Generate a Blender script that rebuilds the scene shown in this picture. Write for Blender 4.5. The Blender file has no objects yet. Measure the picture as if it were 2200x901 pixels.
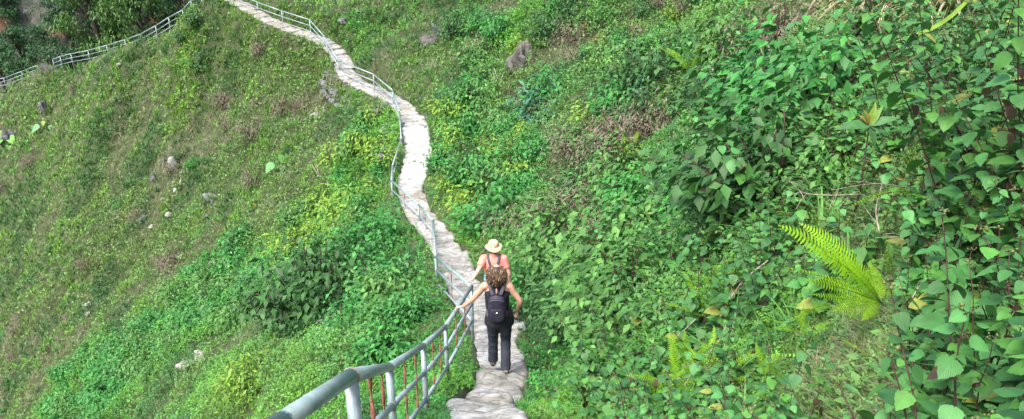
import bpy, bmesh, math, random
import numpy as np
from mathutils import Vector, Matrix
random.seed(7)
rng = np.random.default_rng(11)
R = math.radians
scene = bpy.context.scene
COL = scene.collection

# ------------------------------------------------------------------ camera
F = 1727.0; CU = 1100.0; CV = 450.5; PITCH = R(23.5)
cp, sp = math.cos(PITCH), math.sin(PITCH)
cam_d = bpy.data.cameras.new('camera'); cam = bpy.data.objects.new('camera', cam_d)
COL.objects.link(cam); scene.camera = cam
cam.location = (0, 0, 0); cam.rotation_euler = (R(90) - PITCH, 0, 0)
cam_d.sensor_width = 36; cam_d.lens = 36 * F / 2200; cam_d.clip_start = 0.05; cam_d.clip_end = 3000

def at(u, v, z):
    """a point of the place seen in direction (u, v) at depth z metres"""
    x = (u - CU) / F * z; yc = -(v - CV) / F * z
    return np.array([x, z * cp + yc * sp, -z * sp + yc * cp])

# ------------------------------------------------------------------ tagging
def tag(o, label=None, cat=None, group=None, kind=None):
    if label: o['label'] = label
    if cat: o['category'] = cat
    if group: o['group'] = group
    if kind: o['kind'] = kind
    return o
def empty(name, loc=(0, 0, 0), rz=0.0):
    o = bpy.data.objects.new(name, None); COL.objects.link(o)
    o.location = tuple(float(c) for c in loc); o.rotation_euler = (0, 0, rz); o.empty_display_size = .1
    return o
def link(name, me, parent=None):
    o = bpy.data.objects.new(name, me); COL.objects.link(o)
    if parent is not None: o.parent = parent
    return o

# ------------------------------------------------------------------ noise
def _h(ix, iy, seed):
    n = (ix.astype(np.int64) * 374761393 + iy.astype(np.int64) * 668265263 + seed * 1442695041) & 0xffffffff
    n = ((n ^ (n >> 13)) * 1274126177) & 0xffffffff
    return ((n ^ (n >> 16)) & 0xffffff) / float(0xffffff)
def vnoise(x, y, seed=0):
    x = np.asarray(x, float); y = np.asarray(y, float)
    ix = np.floor(x); iy = np.floor(y); fx = x - ix; fy = y - iy
    fx = fx * fx * (3 - 2 * fx); fy = fy * fy * (3 - 2 * fy)
    a = _h(ix, iy, seed); b = _h(ix + 1, iy, seed); c = _h(ix, iy + 1, seed); d = _h(ix + 1, iy + 1, seed)
    return (a * (1 - fx) + b * fx) * (1 - fy) + (c * (1 - fx) + d * fx) * fy - 0.5
def fbm(x, y, s, seed=0, octv=3):
    t = 0; amp = 1
    for k in range(octv):
        t = t + amp * vnoise(np.asarray(x) / s + 17.3 * k, np.asarray(y) / s - 9.1 * k, seed + k); s = s / 2.03; amp *= .5
    return t
def clumps(x, y, cell, seed, fill=1.0):
    """domes of random size and height round jittered centres: (height 0..1, id 0..1)"""
    x = np.asarray(x, float); y = np.asarray(y, float)
    ix = np.floor(x / cell); iy = np.floor(y / cell)
    best = np.zeros_like(x); cid = _h(ix, iy, seed + 9)
    for dx in (-1, 0, 1):
        for dy in (-1, 0, 1):
            jx = ix + dx; jy = iy + dy
            cx = (jx + _h(jx, jy, seed)) * cell; cy = (jy + _h(jx, jy, seed + 1)) * cell
            rad = cell * (.45 + .5 * _h(jx, jy, seed + 2)); hh = (.35 + .65 * _h(jx, jy, seed + 3)) * (_h(jx, jy, seed + 4) < fill)
            d2 = ((x - cx) ** 2 + (y - cy) ** 2) / rad ** 2
            val = hh * np.sqrt(np.clip(1 - d2, 0, 1))
            m = val > best
            best = np.where(m, val, best); cid = np.where(m, _h(jx, jy, seed + 5), cid)
    return best, cid

# ------------------------------------------------------------------ path line (centre, depth)
PATH_PX = [(1040, 890, 8.5), (1062, 842, 9.9), (1080, 797, 11.3), (1072, 752, 12.6), (1055, 706, 13.8), (1022, 655, 15.3), (992, 603, 16.9), (972, 555, 18.6),
           (944, 510, 20.4), (905, 465, 22.6), (886, 425, 24.8), (884, 388, 26.2), (896, 340, 28.2), (896, 297, 30.2), (884, 254, 32.6), (853, 221, 35),
           (803, 194, 37.6), (752, 170, 39.6), (731, 122, 41.6), (700, 92, 42.6), (650, 72, 43.4), (590, 49, 44.2), (540, 22, 45.4),
           (495, -5, 46.4), (466, -14, 47.2), (440, 2, 48.2), (395, 28, 50), (338, 57, 52.6), (300, 76, 54.6), (268, 92, 56.6), (230, 108, 58.8), (188, 124, 61.4),
           (148, 136, 63.8), (115, 144, 65.8), (85, 156, 67.6), (50, 170, 69.8), (0, 184, 73), (-60, 200, 77), (-140, 215, 82)]
PW = [np.array([-.05, -9, 3.0]), np.array([-.05, -5, .9]), np.array([-.05, -2.5, -.4]), np.array([-.06, 0, -1.62]), np.array([-.08, 2.5, -2.75]), np.array([-.15, 5.0, -4.0])] + [at(*p) for p in PATH_PX]
PW = np.array(PW)
for _i in range(len(PW)):
    if _i > 6 + 24: PW[_i] = at(PATH_PX[_i - 6][0], PATH_PX[_i - 6][1], PATH_PX[_i - 6][2] + 1.5) + [0, 0, -.7 + (-.6 if _i > 6 + 26 else 0)]
def smooth_poly(P, n=8):
    out = []
    for i in range(len(P) - 1):
        p0 = P[max(i - 1, 0)]; p1 = P[i]; p2 = P[i + 1]; p3 = P[min(i + 2, len(P) - 1)]
        for k in range(n):
            t = k / n
            out.append(.5 * ((2 * p1) + (-p0 + p2) * t + (2 * p0 - 5 * p1 + 4 * p2 - p3) * t * t + (-p0 + 3 * p1 - 3 * p2 + p3) * t ** 3))
    out.append(P[-1]); return np.array(out)
PL = smooth_poly(PW, 10)
# even out the height a little
for _ in range(30):
    PL[1:-1, 2] = .25 * PL[:-2, 2] + .5 * PL[1:-1, 2] + .25 * PL[2:, 2]
_seg = np.linalg.norm(np.diff(PL[:, :2], axis=0), axis=1); PS = np.concatenate([[0], np.cumsum(_seg)])
def path_at(s):
    return np.array([np.interp(s, PS, PL[:, k]) for k in range(3)]).T
def path_half(s, y):
    return .345 + .11 * np.clip((y - 22) / 8, 0, 1) + .05 * np.clip((y-10)/8,0,1) + .22 * np.exp(-((y - 11.9) / .8) ** 2) * 0
S_CREST = float(np.interp(0, [0, 1], [0, 1]))
i_crest = int(np.argmin(np.linalg.norm(PL[:, :2] - at(466, -14, 47.2)[:2], axis=1)))
S_CREST = PS[i_crest]
def path_dist(x, y):
    """distance to the path line, its height and side (+1 = right of the walking direction)"""
    x = np.atleast_1d(x); y = np.atleast_1d(y)
    d = np.full(x.shape, 1e9); z = np.zeros(x.shape); side = np.zeros(x.shape); sv = np.zeros(x.shape)
    A = PL[:-1]; B = PL[1:]
    step = 2
    P2 = PL[::step]; S2 = PS[::step]
    for i in range(len(P2) - 1):
        a = P2[i]; b = P2[i + 1]; e = b - a; L2 = e[0] ** 2 + e[1] ** 2
        m = (np.abs(x - (a[0] + b[0]) / 2) < 7) & (np.abs(y - (a[1] + b[1]) / 2) < 7)
        if not m.any(): continue
        xm = x[m]; ym = y[m]
        t = np.clip(((xm - a[0]) * e[0] + (ym - a[1]) * e[1]) / L2, 0, 1)
        dx = xm - a[0] - t * e[0]; dy = ym - a[1] - t * e[1]; dd = np.hypot(dx, dy)
        dm = d[m]; q = dd < dm
        idx = np.where(m)[0][q]
        d[idx] = dd[q]; z[idx] = (a[2] + t * e[2])[q]; side[idx] = np.sign(e[1] * dx - e[0] * dy)[q]; sv[idx] = (S2[i] + t * (S2[i + 1] - S2[i]))[q]
    return d, z, side, sv

# ------------------------------------------------------------------ terrain from surveyed points
SURV = []   # (u, v, depth, drop)
def S(*a):
    for t in a: SURV.append(t)
# right bank, near to far (drop = plants standing on it)
S((1140, 901, 8.4, .15), (1250, 901, 7.0, .3), (1400, 901, 5.2, .4), (1600, 901, 3.7, .5), (1800, 901, 2.8, .5), (2000, 901, 2.25, .45), (2190, 901, 1.9, .4),
  (1150, 800, 11.2, .2), (1300, 780, 8.2, .35), (1450, 760, 6.3, .45), (1650, 740, 4.5, .5), (1850, 720, 3.4, .5), (2050, 700, 2.7, .5), (2190, 700, 2.4, .45),
  (1150, 690, 13.8, .2), (1250, 640, 12.2, .3), (1400, 600, 9.4, .4), (1600, 560, 6.7, .5), (1800, 540, 4.8, .5), (2000, 500, 3.6, .55), (2190, 500, 2.9, .5),
  (1110, 560, 17.0, .1), (1200, 470, 17.5, .2), (1350, 430, 14.4, .3), (1500, 400, 11.6, .35), (1650, 370, 9.0, .4), (1800, 330, 7.2, .45), (2000, 300, 5.3, .5), (2190, 300, 4.0, .5),
  (1000, 480, 21.2, .1), (1060, 380, 23.4, .1), (1200, 300, 22.6, .1), (1350, 250, 20, .1), (1500, 220, 16.8, .15), (1700, 170, 12.4, .25), (1900, 140, 9.0, .3), (2190, 120, 5.4, .4),
  (960, 370, 26.8, 0), (960, 260, 31.5, 0), (1050, 200, 31.5, 0), (1200, 120, 31, 0), (1400, 60, 28, 0), (1600, 20, 23, 0), (1800, -20, 17.5, 0), (2000, -20, 13, 0), (2190, -20, 9, 0),
  (860, 170, 37.6, 0), (800, 110, 41.0, 0), (900, 60, 42, 0), (1050, 30, 41, 0), (1200, -20, 39, 0), (780, 30, 44.6, 0), (680, 5, 47, 0), (600, -30, 49, 0), (900, -80, 50, 0),
  (1200, -200, 60, 0), (1700, -220, 42, 0), (2100, -200, 24, 0), (2500, 200, 5.5, .3), (2500, 700, 2.2, .3), (2500, -150, 12, 0), (1900, 1300, 1.9, .1), (2500, 1200, 1.7, .1))
# left: near slope under the path, gully, far slope
S((900, 901, 9.0, .1), (800, 901, 10.6, .15), (700, 860, 13.2, .15), (600, 901, 14.4, .15), (550, 790, 18.5, .15), (450, 901, 18.5, .15), (400, 770, 24, .1), (300, 880, 24.5, .1), (180, 901, 31, .1),
  (850, 780, 13.2, .15), (900, 700, 14.6, .1), (760, 700, 17.0, .15), (880, 600, 18.5, .1), (780, 580, 21.0, .1), (650, 680, 20.5, .1), (650, 560, 26, .1), (820, 470, 24.6, .1), (500, 680, 27, .1),
  (760, 430, 28.2, .05), (800, 330, 31.2, .05), (640, 480, 31.5, .05), (500, 580, 33.5, 0), (350, 700, 34, 0), (200, 800, 36, 0), (60, 901, 40, 0),
  (820, 260, 34.4, 0), (740, 230, 38.5, 0), (700, 320, 36, 0), (660, 170, 41.5, 0), (600, 280, 39.6, 0), (560, 400, 38, 0), (520, 120, 45, 0), (450, 200, 46.3, 0), (400, 330, 44, 0), (400, 470, 41, 0),
  (280, 560, 43, 0), (200, 420, 49, 0), (120, 700, 43, 0), (0, 780, 46, 0), (0, 600, 53, 0), (0, 420, 60, 0), (0, 280, 66.5, 0), (150, 260, 57.5, 0), (300, 230, 51, 0), (330, 120, 51.5, 0),
  (150, 180, 62, 0), (-150, 350, 74, 0), (-300, 700, 60, 0), (-300, 1000, 50, 0), (0, 1200, 30, 0), (500, 1200, 14, 0), (800, 1300, 6.5, 0))
_pts = []
for (u, v, z, dr) in SURV:
    p = at(u, v, z); p[2] -= dr; _pts.append(p)
for (x, y, z) in [(-1.4, 0, -2.6), (-3.5, 0, -4.6), (-8, 0, -9), (-1.4, 3, -4.1), (-3.5, 3, -6), (-20, 0, -19), (-45, 10, -36), (1.2, 0, -.9), (2.5, 0, .3), (6, 0, 3.5), (15, 5, 10), (30, 20, 17), (-1.4, -5, -.4), (1.2, -5, 1.4), (-8, -8, -6),
                  (8, -8, 8), (45, 60, 18), (10, 75, 6), (50, 10, 28), (-80, 40, -48), (-110, 60, -55)]:
    _pts.append(np.array([x, y, z], float))
# behind the rib the ground falls into a side valley
for (u, v, z) in [(435, 0, 54), (330, 55, 58), (190, 122, 68), (80, 155, 75), (-60, 195, 86)]:
    p = at(u, v, z); p[2] = at(u, v, z - 7)[2] - 4.5; _pts.append(p)
for (u, v, z) in [(428, 12, 48.2), (385, 36, 50.2), (334, 67, 52.6), (300, 85, 54.6), (268, 99, 56.6), (229, 114, 58.8), (189, 127, 61.2), (150, 134, 63.6), (113, 145, 66), (80, 160, 67.8), (8, 184, 72.4)]:
    _pts.append(at(u, v, z))
for i in range(0, len(PL), 6):
    p = PL[i].copy(); p[2] -= .06; _pts.append(p)
_pts = np.array(_pts)
def _dom(x, y):
    r = np.hypot(x, y) + 2.5
    th = np.arctan2(x, np.maximum(y, -1e9) + 4.0 * 0 + 1e-9)
    th = np.arctan2(x, y + 2.5)
    return 1.6 * th, np.log(np.hypot(x, y + 2.5) + 1.0)
def _g(x, y): return np.hypot(x, y + 2.5) + 1.0
_a, _b = _dom(_pts[:, 0], _pts[:, 1]); _val = (_pts[:, 2] + 1.6) / _g(_pts[:, 0], _pts[:, 1])
def _phi(d2): return np.where(d2 > 0, .5 * d2 * np.log(np.maximum(d2, 1e-12)), 0)
_n = len(_pts)
_D2 = (_a[:, None] - _a) ** 2 + (_b[:, None] - _b) ** 2
_K = _phi(_D2) + np.eye(_n) * 6e-5
_Pm = np.stack([np.ones(_n), _a, _b], 1)
_M = np.zeros((_n + 3, _n + 3)); _M[:_n, :_n] = _K; _M[:_n, _n:] = _Pm; _M[_n:, :_n] = _Pm.T
_w = np.linalg.solve(_M, np.concatenate([_val, np.zeros(3)]))
def base_h(x, y):
    x = np.atleast_1d(np.asarray(x, float)); y = np.atleast_1d(np.asarray(y, float))
    out = np.empty(x.shape)
    for i in range(0, len(x), 40000):
        a, b = _dom(x[i:i + 40000], y[i:i + 40000])
        d2 = (a[:, None] - _a) ** 2 + (b[:, None] - _b) ** 2
        out[i:i + 40000] = (_phi(d2) @ _w[:_n] + _w[_n] + _w[_n + 1] * a + _w[_n + 2] * b) * _g(x[i:i + 40000], y[i:i + 40000]) - 1.6
    return out
def ground(x, y, full=False):
    x = np.atleast_1d(np.asarray(x, float)); y = np.atleast_1d(np.asarray(y, float))
    r = np.hypot(x, y)
    z = base_h(x, y)
    rr = np.clip((r - 4) / 20, 0, 1)
    left = np.clip((-x - 1.5) / 6, 0, 1) * np.clip((y - 12) / 10, 0, 1)
    # hummocks and little terraces across the slope
    z = z + fbm(x, y, 5.5, 3) * (.25 + .5 * rr) + fbm(x, y, 1.5, 5, 2) * (.12 + .16 * rr)
    q = (x * .8 - y * .35) ; t = (x * .35 + y * .8)
    z = z + left * .30 * fbm(q / 3.2, t, 1.7, 8, 2)
    d, pz, side, sv = path_dist(x, y)
    hw = path_half(sv, y)
    k = np.clip((d - hw - .02) / np.where(side < 0, 1.0, .7), 0, 1); k = k * k * (3 - 2 * k)
    near = np.where(d < 50, 1, 0)
    inner = np.clip((d - hw + .14) / .16, 0, 1)
    zz = np.where(d < 1e8, (pz - .26 + .27 * inner) * (1 - k) + z * k, z)
    if full: return zz, d, side, sv
    return zz
# a quick height lookup for placing things
_TH = np.linspace(R(-62), R(62), 620); _LR = np.linspace(math.log(.6), math.log(170), 760)
_gt, _gr = np.meshgrid(_TH, _LR, indexing='ij'); _rr = np.exp(_gr)
_gx = _rr * np.sin(_gt); _gy = _rr * np.cos(_gt)
_G, _GD, _GS, _GV = [q.reshape(_gx.shape) for q in ground(_gx.ravel(), _gy.ravel(), True)]
def _look(A, x, y):
    th = np.arctan2(x, y); lr = np.log(np.maximum(np.hypot(x, y), .61))
    i = np.clip((th - _TH[0]) / (_TH[1] - _TH[0]), 0, len(_TH) - 1.001); j = np.clip((lr - _LR[0]) / (_LR[1] - _LR[0]), 0, len(_LR) - 1.001)
    i0 = i.astype(int); j0 = j.astype(int); fi = i - i0; fj = j - j0
    return (A[i0, j0] * (1 - fi) + A[i0 + 1, j0] * fi) * (1 - fj) + (A[i0, j0 + 1] * (1 - fi) + A[i0 + 1, j0 + 1] * fi) * fj
def gh(x, y): return _look(_G, np.asarray(x, float), np.asarray(y, float))
def gd(x, y): return _look(np.minimum(_GD, 50), np.asarray(x, float), np.asarray(y, float))
def hit(u, v, lift=0.0, zmin=1.2, zmax=150):
    """where the line of sight (u, v) meets the ground"""
    zs = np.exp(np.linspace(math.log(zmin), math.log(zmax), 2500))
    P = np.array([at(u, v, 1.0)]) * zs[:, None]
    g = gh(P[:, 0], P[:, 1]) + lift
    b = np.where(P[:, 2] < g)[0]
    i = b[0] if len(b) else len(zs) - 1
    p = P[i].copy(); p[2] = g[i] - lift
    return p, zs[i]

# ------------------------------------------------------------------ mesh helpers
def mesh_np(name, V, quads=None, tris=None, mat=None, col=None, smooth=True, uv=None):
    """V (n,3); quads (m,4); tris (k,3); col (n,3) per vertex"""
    me = bpy.data.meshes.new(name)
    V = np.asarray(V, np.float32)
    loops = []; starts = []; tot = []
    n = 0
    if quads is not None and len(quads):
        q = np.asarray(quads, np.int32); loops.append(q.ravel()); starts.append(np.arange(len(q)) * 4); n = len(q) * 4
    if tris is not None and len(tris):
        t = np.asarray(tris, np.int32); loops.append(t.ravel()); starts.append(n + np.arange(len(t)) * 3)
    loops = np.concatenate(loops); starts = np.concatenate(starts)
    me.vertices.add(len(V)); me.vertices.foreach_set('co', V.ravel())
    me.loops.add(len(loops)); me.loops.foreach_set('vertex_index', loops)
    me.polygons.add(len(starts)); me.polygons.foreach_set('loop_start', starts.astype(np.int32))
    if smooth: me.polygons.foreach_set('use_smooth', np.ones(len(starts), bool))
    if col is not None:
        a = me.attributes.new('tint', 'FLOAT_COLOR', 'POINT')
        c = np.ones((len(V), 4), np.float32); c[:, :3] = col; a.data.foreach_set('color', c.ravel())
    if uv is not None:
        a = me.attributes.new('leafuv', 'FLOAT_VECTOR', 'POINT')
        c = np.zeros((len(V), 3), np.float32); c[:, :2] = uv; a.data.foreach_set('vector', c.ravel())
    me.update(calc_edges=True)
    if len(V) < 5000: me.validate()
    if mat: me.materials.append(mat)
    return me
class Bag:
    """collects pieces into one mesh"""
    def __init__(s): s.V = []; s.Q = []; s.T = []; s.C = []; s.U = []; s.n = 0
    def add(s, V, Q=None, T=None, c=None, uv=None):
        V = np.asarray(V, float)
        if Q is not None and len(Q): s.Q.append(np.asarray(Q) + s.n)
        if T is not None and len(T): s.T.append(np.asarray(T) + s.n)
        s.V.append(V)
        s.C.append(np.broadcast_to(np.asarray((.5, .5, .5) if c is None else c, float), (len(V), 3)))
        s.U.append(np.zeros((len(V), 2)) if uv is None else uv)
        s.n += len(V)
    def mesh(s, name, mat=None, smooth=True):
        return mesh_np(name, np.concatenate(s.V), np.concatenate(s.Q) if s.Q else None, np.concatenate(s.T) if s.T else None, mat, np.concatenate(s.C), smooth, np.concatenate(s.U))
    def inst(s, tv, tq, tt, pos, M, scale, col, tuv=None, shade=None):
        """template copied to many places: pos (n,3), M (n,3,3), scale (n,) or (n,3), col (n,3)"""
        N = len(pos); k = len(tv)
        if N == 0: return
        scale = np.asarray(scale, float)
        L = tv[None] * (scale[:, None, None] if scale.ndim == 1 else scale[:, None, :])
        W = np.einsum('nij,nkj->nki', M, L) + pos[:, None, :]
        off = (np.arange(N) * k)[:, None, None]
        C = np.repeat(col[:, None, :], k, 1)
        if shade is not None: C = C * shade[None, :, :]
        s.add(W.reshape(-1, 3), (tq[None] + off).reshape(-1, 4) if tq is not None else None, (tt[None] + off).reshape(-1, 3) if tt is not None else None,
              C.reshape(-1, 3), None if tuv is None else np.tile(tuv, (N, 1)))
def tube(path, rad, seg=8, cap=True, twist=0):
    """tube along points; rad scalar or list"""
    P = np.asarray(path, float); n = len(P); rad = np.broadcast_to(np.asarray(rad, float), (n,)) if np.ndim(rad) < 2 else np.asarray(rad)
    T = np.gradient(P, axis=0); T /= np.linalg.norm(T, axis=1)[:, None] + 1e-12
    ref = np.array([0, 0, 1.0]) if abs(T[0][2]) < .9 else np.array([0, 1.0, 0])
    V = []; Nn = np.cross(T[0], ref); Nn /= np.linalg.norm(Nn)
    for i in range(n):
        Nn = Nn - T[i] * Nn.dot(T[i]); Nn /= np.linalg.norm(Nn) + 1e-12; B = np.cross(T[i], Nn)
        a = np.arange(seg) * 2 * math.pi / seg + twist
        V.append(P[i] + rad[i] * (np.cos(a)[:, None] * Nn + np.sin(a)[:, None] * B))
    V = np.concatenate(V)
    i, j = np.meshgrid(np.arange(n - 1), np.arange(seg), indexing='ij'); j2 = (j + 1) % seg
    Q = np.stack([i * seg + j, i * seg + j2, (i + 1) * seg + j2, (i + 1) * seg + j], -1).reshape(-1, 4)
    Tt = None
    if cap:
        V = np.vstack([V, P[0], P[-1]]); c0 = n * seg; c1 = c0 + 1; j = np.arange(seg); j2 = (j + 1) % seg
        Tt = np.vstack([np.stack([np.full(seg, c0), j2, j], 1), np.stack([np.full(seg, c1), (n - 1) * seg + j, (n - 1) * seg + j2], 1)])
    return V, Q, Tt
def rotm(yaw, tilt, roll=None):
    """n rotation matrices: Rz(yaw) Rx(tilt) Ry(roll)"""
    n = len(yaw); cy, sy = np.cos(yaw), np.sin(yaw); ct, st = np.cos(tilt), np.sin(tilt)
    Z = np.zeros((n, 3, 3)); Z[:, 0, 0] = cy; Z[:, 0, 1] = -sy; Z[:, 1, 0] = sy; Z[:, 1, 1] = cy; Z[:, 2, 2] = 1
    X = np.zeros((n, 3, 3)); X[:, 0, 0] = 1; X[:, 1, 1] = ct; X[:, 1, 2] = -st; X[:, 2, 1] = st; X[:, 2, 2] = ct
    M = Z @ X
    if roll is not None:
        cr, sr = np.cos(roll), np.sin(roll)
        Y = np.zeros((n, 3, 3)); Y[:, 0, 0] = cr; Y[:, 0, 2] = sr; Y[:, 1, 1] = 1; Y[:, 2, 0] = -sr; Y[:, 2, 2] = cr
        M = M @ Y
    return M

# ------------------------------------------------------------------ materials
def newmat(name):
    m = bpy.data.materials.new(name); m.use_nodes = True; nt = m.node_tree; nt.nodes.clear()
    return m, nt
def N(nt, t, **kw):
    n = nt.nodes.new(t)
    for k, v in kw.items(): setattr(n, k, v)
    return n
def leaf_mat(name, rough=.5, trans=.3, var=.25, veins=False, nscale=30):
    m, nt = newmat(name); L = nt.links.new
    out = N(nt, 'ShaderNodeOutputMaterial'); b = N(nt, 'ShaderNodeBsdfPrincipled'); tr = N(nt, 'ShaderNodeBsdfTranslucent'); mx = N(nt, 'ShaderNodeMixShader')
    at_ = N(nt, 'ShaderNodeAttribute', attribute_name='tint')
    tc = N(nt, 'ShaderNodeTexCoord'); no = N(nt, 'ShaderNodeTexNoise'); no.inputs['Scale'].default_value = nscale; no.inputs['Detail'].default_value = 2
    L(tc.outputs['Object'], no.inputs['Vector'])
    mr = N(nt, 'ShaderNodeMapRange'); mr.inputs['From Min'].default_value = .3; mr.inputs['From Max'].default_value = .7
    mr.inputs['To Min'].default_value = 1 - var; mr.inputs['To Max'].default_value = 1 + var
    L(no.outputs['Fac'], mr.inputs['Value'])
    vm = N(nt, 'ShaderNodeVectorMath', operation='SCALE'); L(at_.outputs['Color'], vm.inputs[0]); L(mr.outputs[0], vm.inputs['Scale'])
    colout = vm.outputs[0]
    if veins:
        uv = N(nt, 'ShaderNodeAttribute', attribute_name='leafuv'); sx = N(nt, 'ShaderNodeSeparateXYZ'); L(uv.outputs['Vector'], sx.inputs[0])
        ab = N(nt, 'ShaderNodeMath', operation='ABSOLUTE'); L(sx.outputs['X'], ab.inputs[0])
        m1 = N(nt, 'ShaderNodeMath', operation='MULTIPLY_ADD'); L(ab.outputs[0], m1.inputs[0]); m1.inputs[1].default_value = -.9; L(sx.outputs['Y'], m1.inputs[2])
        m2 = N(nt, 'ShaderNodeMath', operation='MULTIPLY'); L(m1.outputs[0], m2.inputs[0]); m2.inputs[1].default_value = 6.5
        fr = N(nt, 'ShaderNodeMath', operation='PINGPONG'); L(m2.outputs[0], fr.inputs[0]); fr.inputs[1].default_value = .5
        v1 = N(nt, 'ShaderNodeMath', operation='LESS_THAN'); L(fr.outputs[0], v1.inputs[0]); v1.inputs[1].default_value = .05
        v2 = N(nt, 'ShaderNodeMath', operation='LESS_THAN'); L(ab.outputs[0], v2.inputs[0]); v2.inputs[1].default_value = .03
        v3 = N(nt, 'ShaderNodeMath', operation='MAXIMUM'); L(v1.outputs[0], v3.inputs[0]); L(v2.outputs[0], v3.inputs[1])
        v4 = N(nt, 'ShaderNodeMath', operation='MULTIPLY_ADD'); L(v3.outputs[0], v4.inputs[0]); v4.inputs[1].default_value = .16; v4.inputs[2].default_value = 1
        vs = N(nt, 'ShaderNodeVectorMath', operation='SCALE'); L(colout, vs.inputs[0]); L(v4.outputs[0], vs.inputs['Scale']); colout = vs.outputs[0]
        bp = N(nt, 'ShaderNodeBump'); bp.inputs['Strength'].default_value = .5; bp.inputs['Distance'].default_value = .002; L(fr.outputs[0], bp.inputs['Height']); L(bp.outputs[0], b.inputs['Normal'])
    L(colout, b.inputs['Base Color']); L(colout, tr.inputs['Color'])
    b.inputs['Roughness'].default_value = rough; b.inputs['Specular IOR Level'].default_value = .35
    mx.inputs[0].default_value = trans; L(b.outputs[0], mx.inputs[1]); L(tr.outputs[0], mx.inputs[2]); L(mx.outputs[0], out.inputs['Surface'])
    return m
def solid_mat(name, c1, c2=None, rough=.8, scale=8, detail=6, bump=.3, bdist=.01, metal=0, spec=.3, contrast=(.35, .65), tint=False):
    m, nt = newmat(name); L = nt.links.new
    out = N(nt, 'ShaderNodeOutputMaterial'); b = N(nt, 'ShaderNodeBsdfPrincipled'); L(b.outputs[0], out.inputs['Surface'])
    tc = N(nt, 'ShaderNodeTexCoord'); no = N(nt, 'ShaderNodeTexNoise'); no.inputs['Scale'].default_value = scale; no.inputs['Detail'].default_value = detail; no.inputs['Roughness'].default_value = .65
    L(tc.outputs['Object'], no.inputs['Vector'])
    cr = N(nt, 'ShaderNodeValToRGB'); cr.color_ramp.elements[0].position = contrast[0]; cr.color_ramp.elements[1].position = contrast[1]
    cr.color_ramp.elements[0].color = (*c1, 1); cr.color_ramp.elements[1].color = (*(c2 or c1), 1); L(no.outputs['Fac'], cr.inputs[0])
    co = cr.outputs[0]
    if tint:
        at_ = N(nt, 'ShaderNodeAttribute', attribute_name='tint'); vm = N(nt, 'ShaderNodeVectorMath', operation='MULTIPLY'); L(co, vm.inputs[0]); L(at_.outputs['Color'], vm.inputs[1]); co = vm.outputs[0]
    L(co, b.inputs['Base Color']); b.inputs['Roughness'].default_value = rough; b.inputs['Metallic'].default_value = metal; b.inputs['Specular IOR Level'].default_value = spec
    if bump:
        n2 = N(nt, 'ShaderNodeTexNoise'); n2.inputs['Scale'].default_value = scale * 3; n2.inputs['Detail'].default_value = 5; L(tc.outputs['Object'], n2.inputs['Vector'])
        bp = N(nt, 'ShaderNodeBump'); bp.inputs['Strength'].default_value = bump; bp.inputs['Distance'].default_value = bdist; L(n2.outputs['Fac'], bp.inputs['Height']); L(bp.outputs[0], b.inputs['Normal'])
    return m
M_soil = solid_mat('soil', (.028, .040, .012), (.066, .082, .032), .95, 1.2, 8, .6, .05)
def path_material():
    m, nt = newmat('rough_stone_paving'); L = nt.links.new
    out = N(nt, 'ShaderNodeOutputMaterial'); b = N(nt, 'ShaderNodeBsdfPrincipled'); L(b.outputs[0], out.inputs[0]); tc = N(nt, 'ShaderNodeTexCoord')
    n0 = N(nt, 'ShaderNodeTexNoise'); n0.inputs['Scale'].default_value = 3.0; n0.inputs['Detail'].default_value = 3; L(tc.outputs['Object'], n0.inputs['Vector'])
    vs = N(nt, 'ShaderNodeVectorMath', operation='SCALE'); vs.inputs['Scale'].default_value = .35; L(n0.outputs['Color'], vs.inputs[0])
    va = N(nt, 'ShaderNodeVectorMath', operation='ADD'); L(tc.outputs['Object'], va.inputs[0]); L(vs.outputs[0], va.inputs[1])
    vo = N(nt, 'ShaderNodeTexVoronoi', feature='DISTANCE_TO_EDGE'); vo.inputs['Scale'].default_value = 2.7; L(va.outputs[0], vo.inputs['Vector'])
    cr = N(nt, 'ShaderNodeValToRGB'); cr.color_ramp.elements[0].position = .0; cr.color_ramp.elements[0].color = (.58, .56, .52, 1); cr.color_ramp.elements[1].position = .045; cr.color_ramp.elements[1].color = (1, 1, 1, 1); L(vo.outputs['Distance'], cr.inputs[0])
    n1 = N(nt, 'ShaderNodeTexNoise'); n1.inputs['Scale'].default_value = 6; n1.inputs['Detail'].default_value = 14; n1.inputs['Roughness'].default_value = .72; L(tc.outputs['Object'], n1.inputs['Vector'])
    r1 = N(nt, 'ShaderNodeValToRGB'); e = r1.color_ramp.elements; e[0].position = .32; e[0].color = (.12, .12, .108, 1); e[1].position = .63; e[1].color = (.49, .49, .475, 1); k = e.new(.47); k.color = (.31, .307, .285, 1); L(n1.outputs['Fac'], r1.inputs[0])
    n2 = N(nt, 'ShaderNodeTexNoise'); n2.inputs['Scale'].default_value = 1.1; n2.inputs['Detail'].default_value = 6; L(tc.outputs['Object'], n2.inputs['Vector'])
    r2 = N(nt, 'ShaderNodeValToRGB'); e = r2.color_ramp.elements; e[0].position = .4; e[0].color = (.74, .72, .67, 1); e[1].position = .6; e[1].color = (1.0, 1.0, 1.0, 1); L(n2.outputs['Fac'], r2.inputs[0])
    at_ = N(nt, 'ShaderNodeAttribute', attribute_name='tint'); c = r1.outputs[0]
    for o in (cr.outputs[0], r2.outputs[0], at_.outputs['Color']):
        v = N(nt, 'ShaderNodeVectorMath', operation='MULTIPLY'); L(c, v.inputs[0]); L(o, v.inputs[1]); c = v.outputs[0]
    L(c, b.inputs['Base Color']); b.inputs['Roughness'].default_value = .92
    bp = N(nt, 'ShaderNodeBump'); bp.inputs['Strength'].default_value = .8; bp.inputs['Distance'].default_value = .02; L(n1.outputs['Fac'], bp.inputs['Height']); L(bp.outputs[0], b.inputs['Normal']); return m
M_path = path_material()
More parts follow.
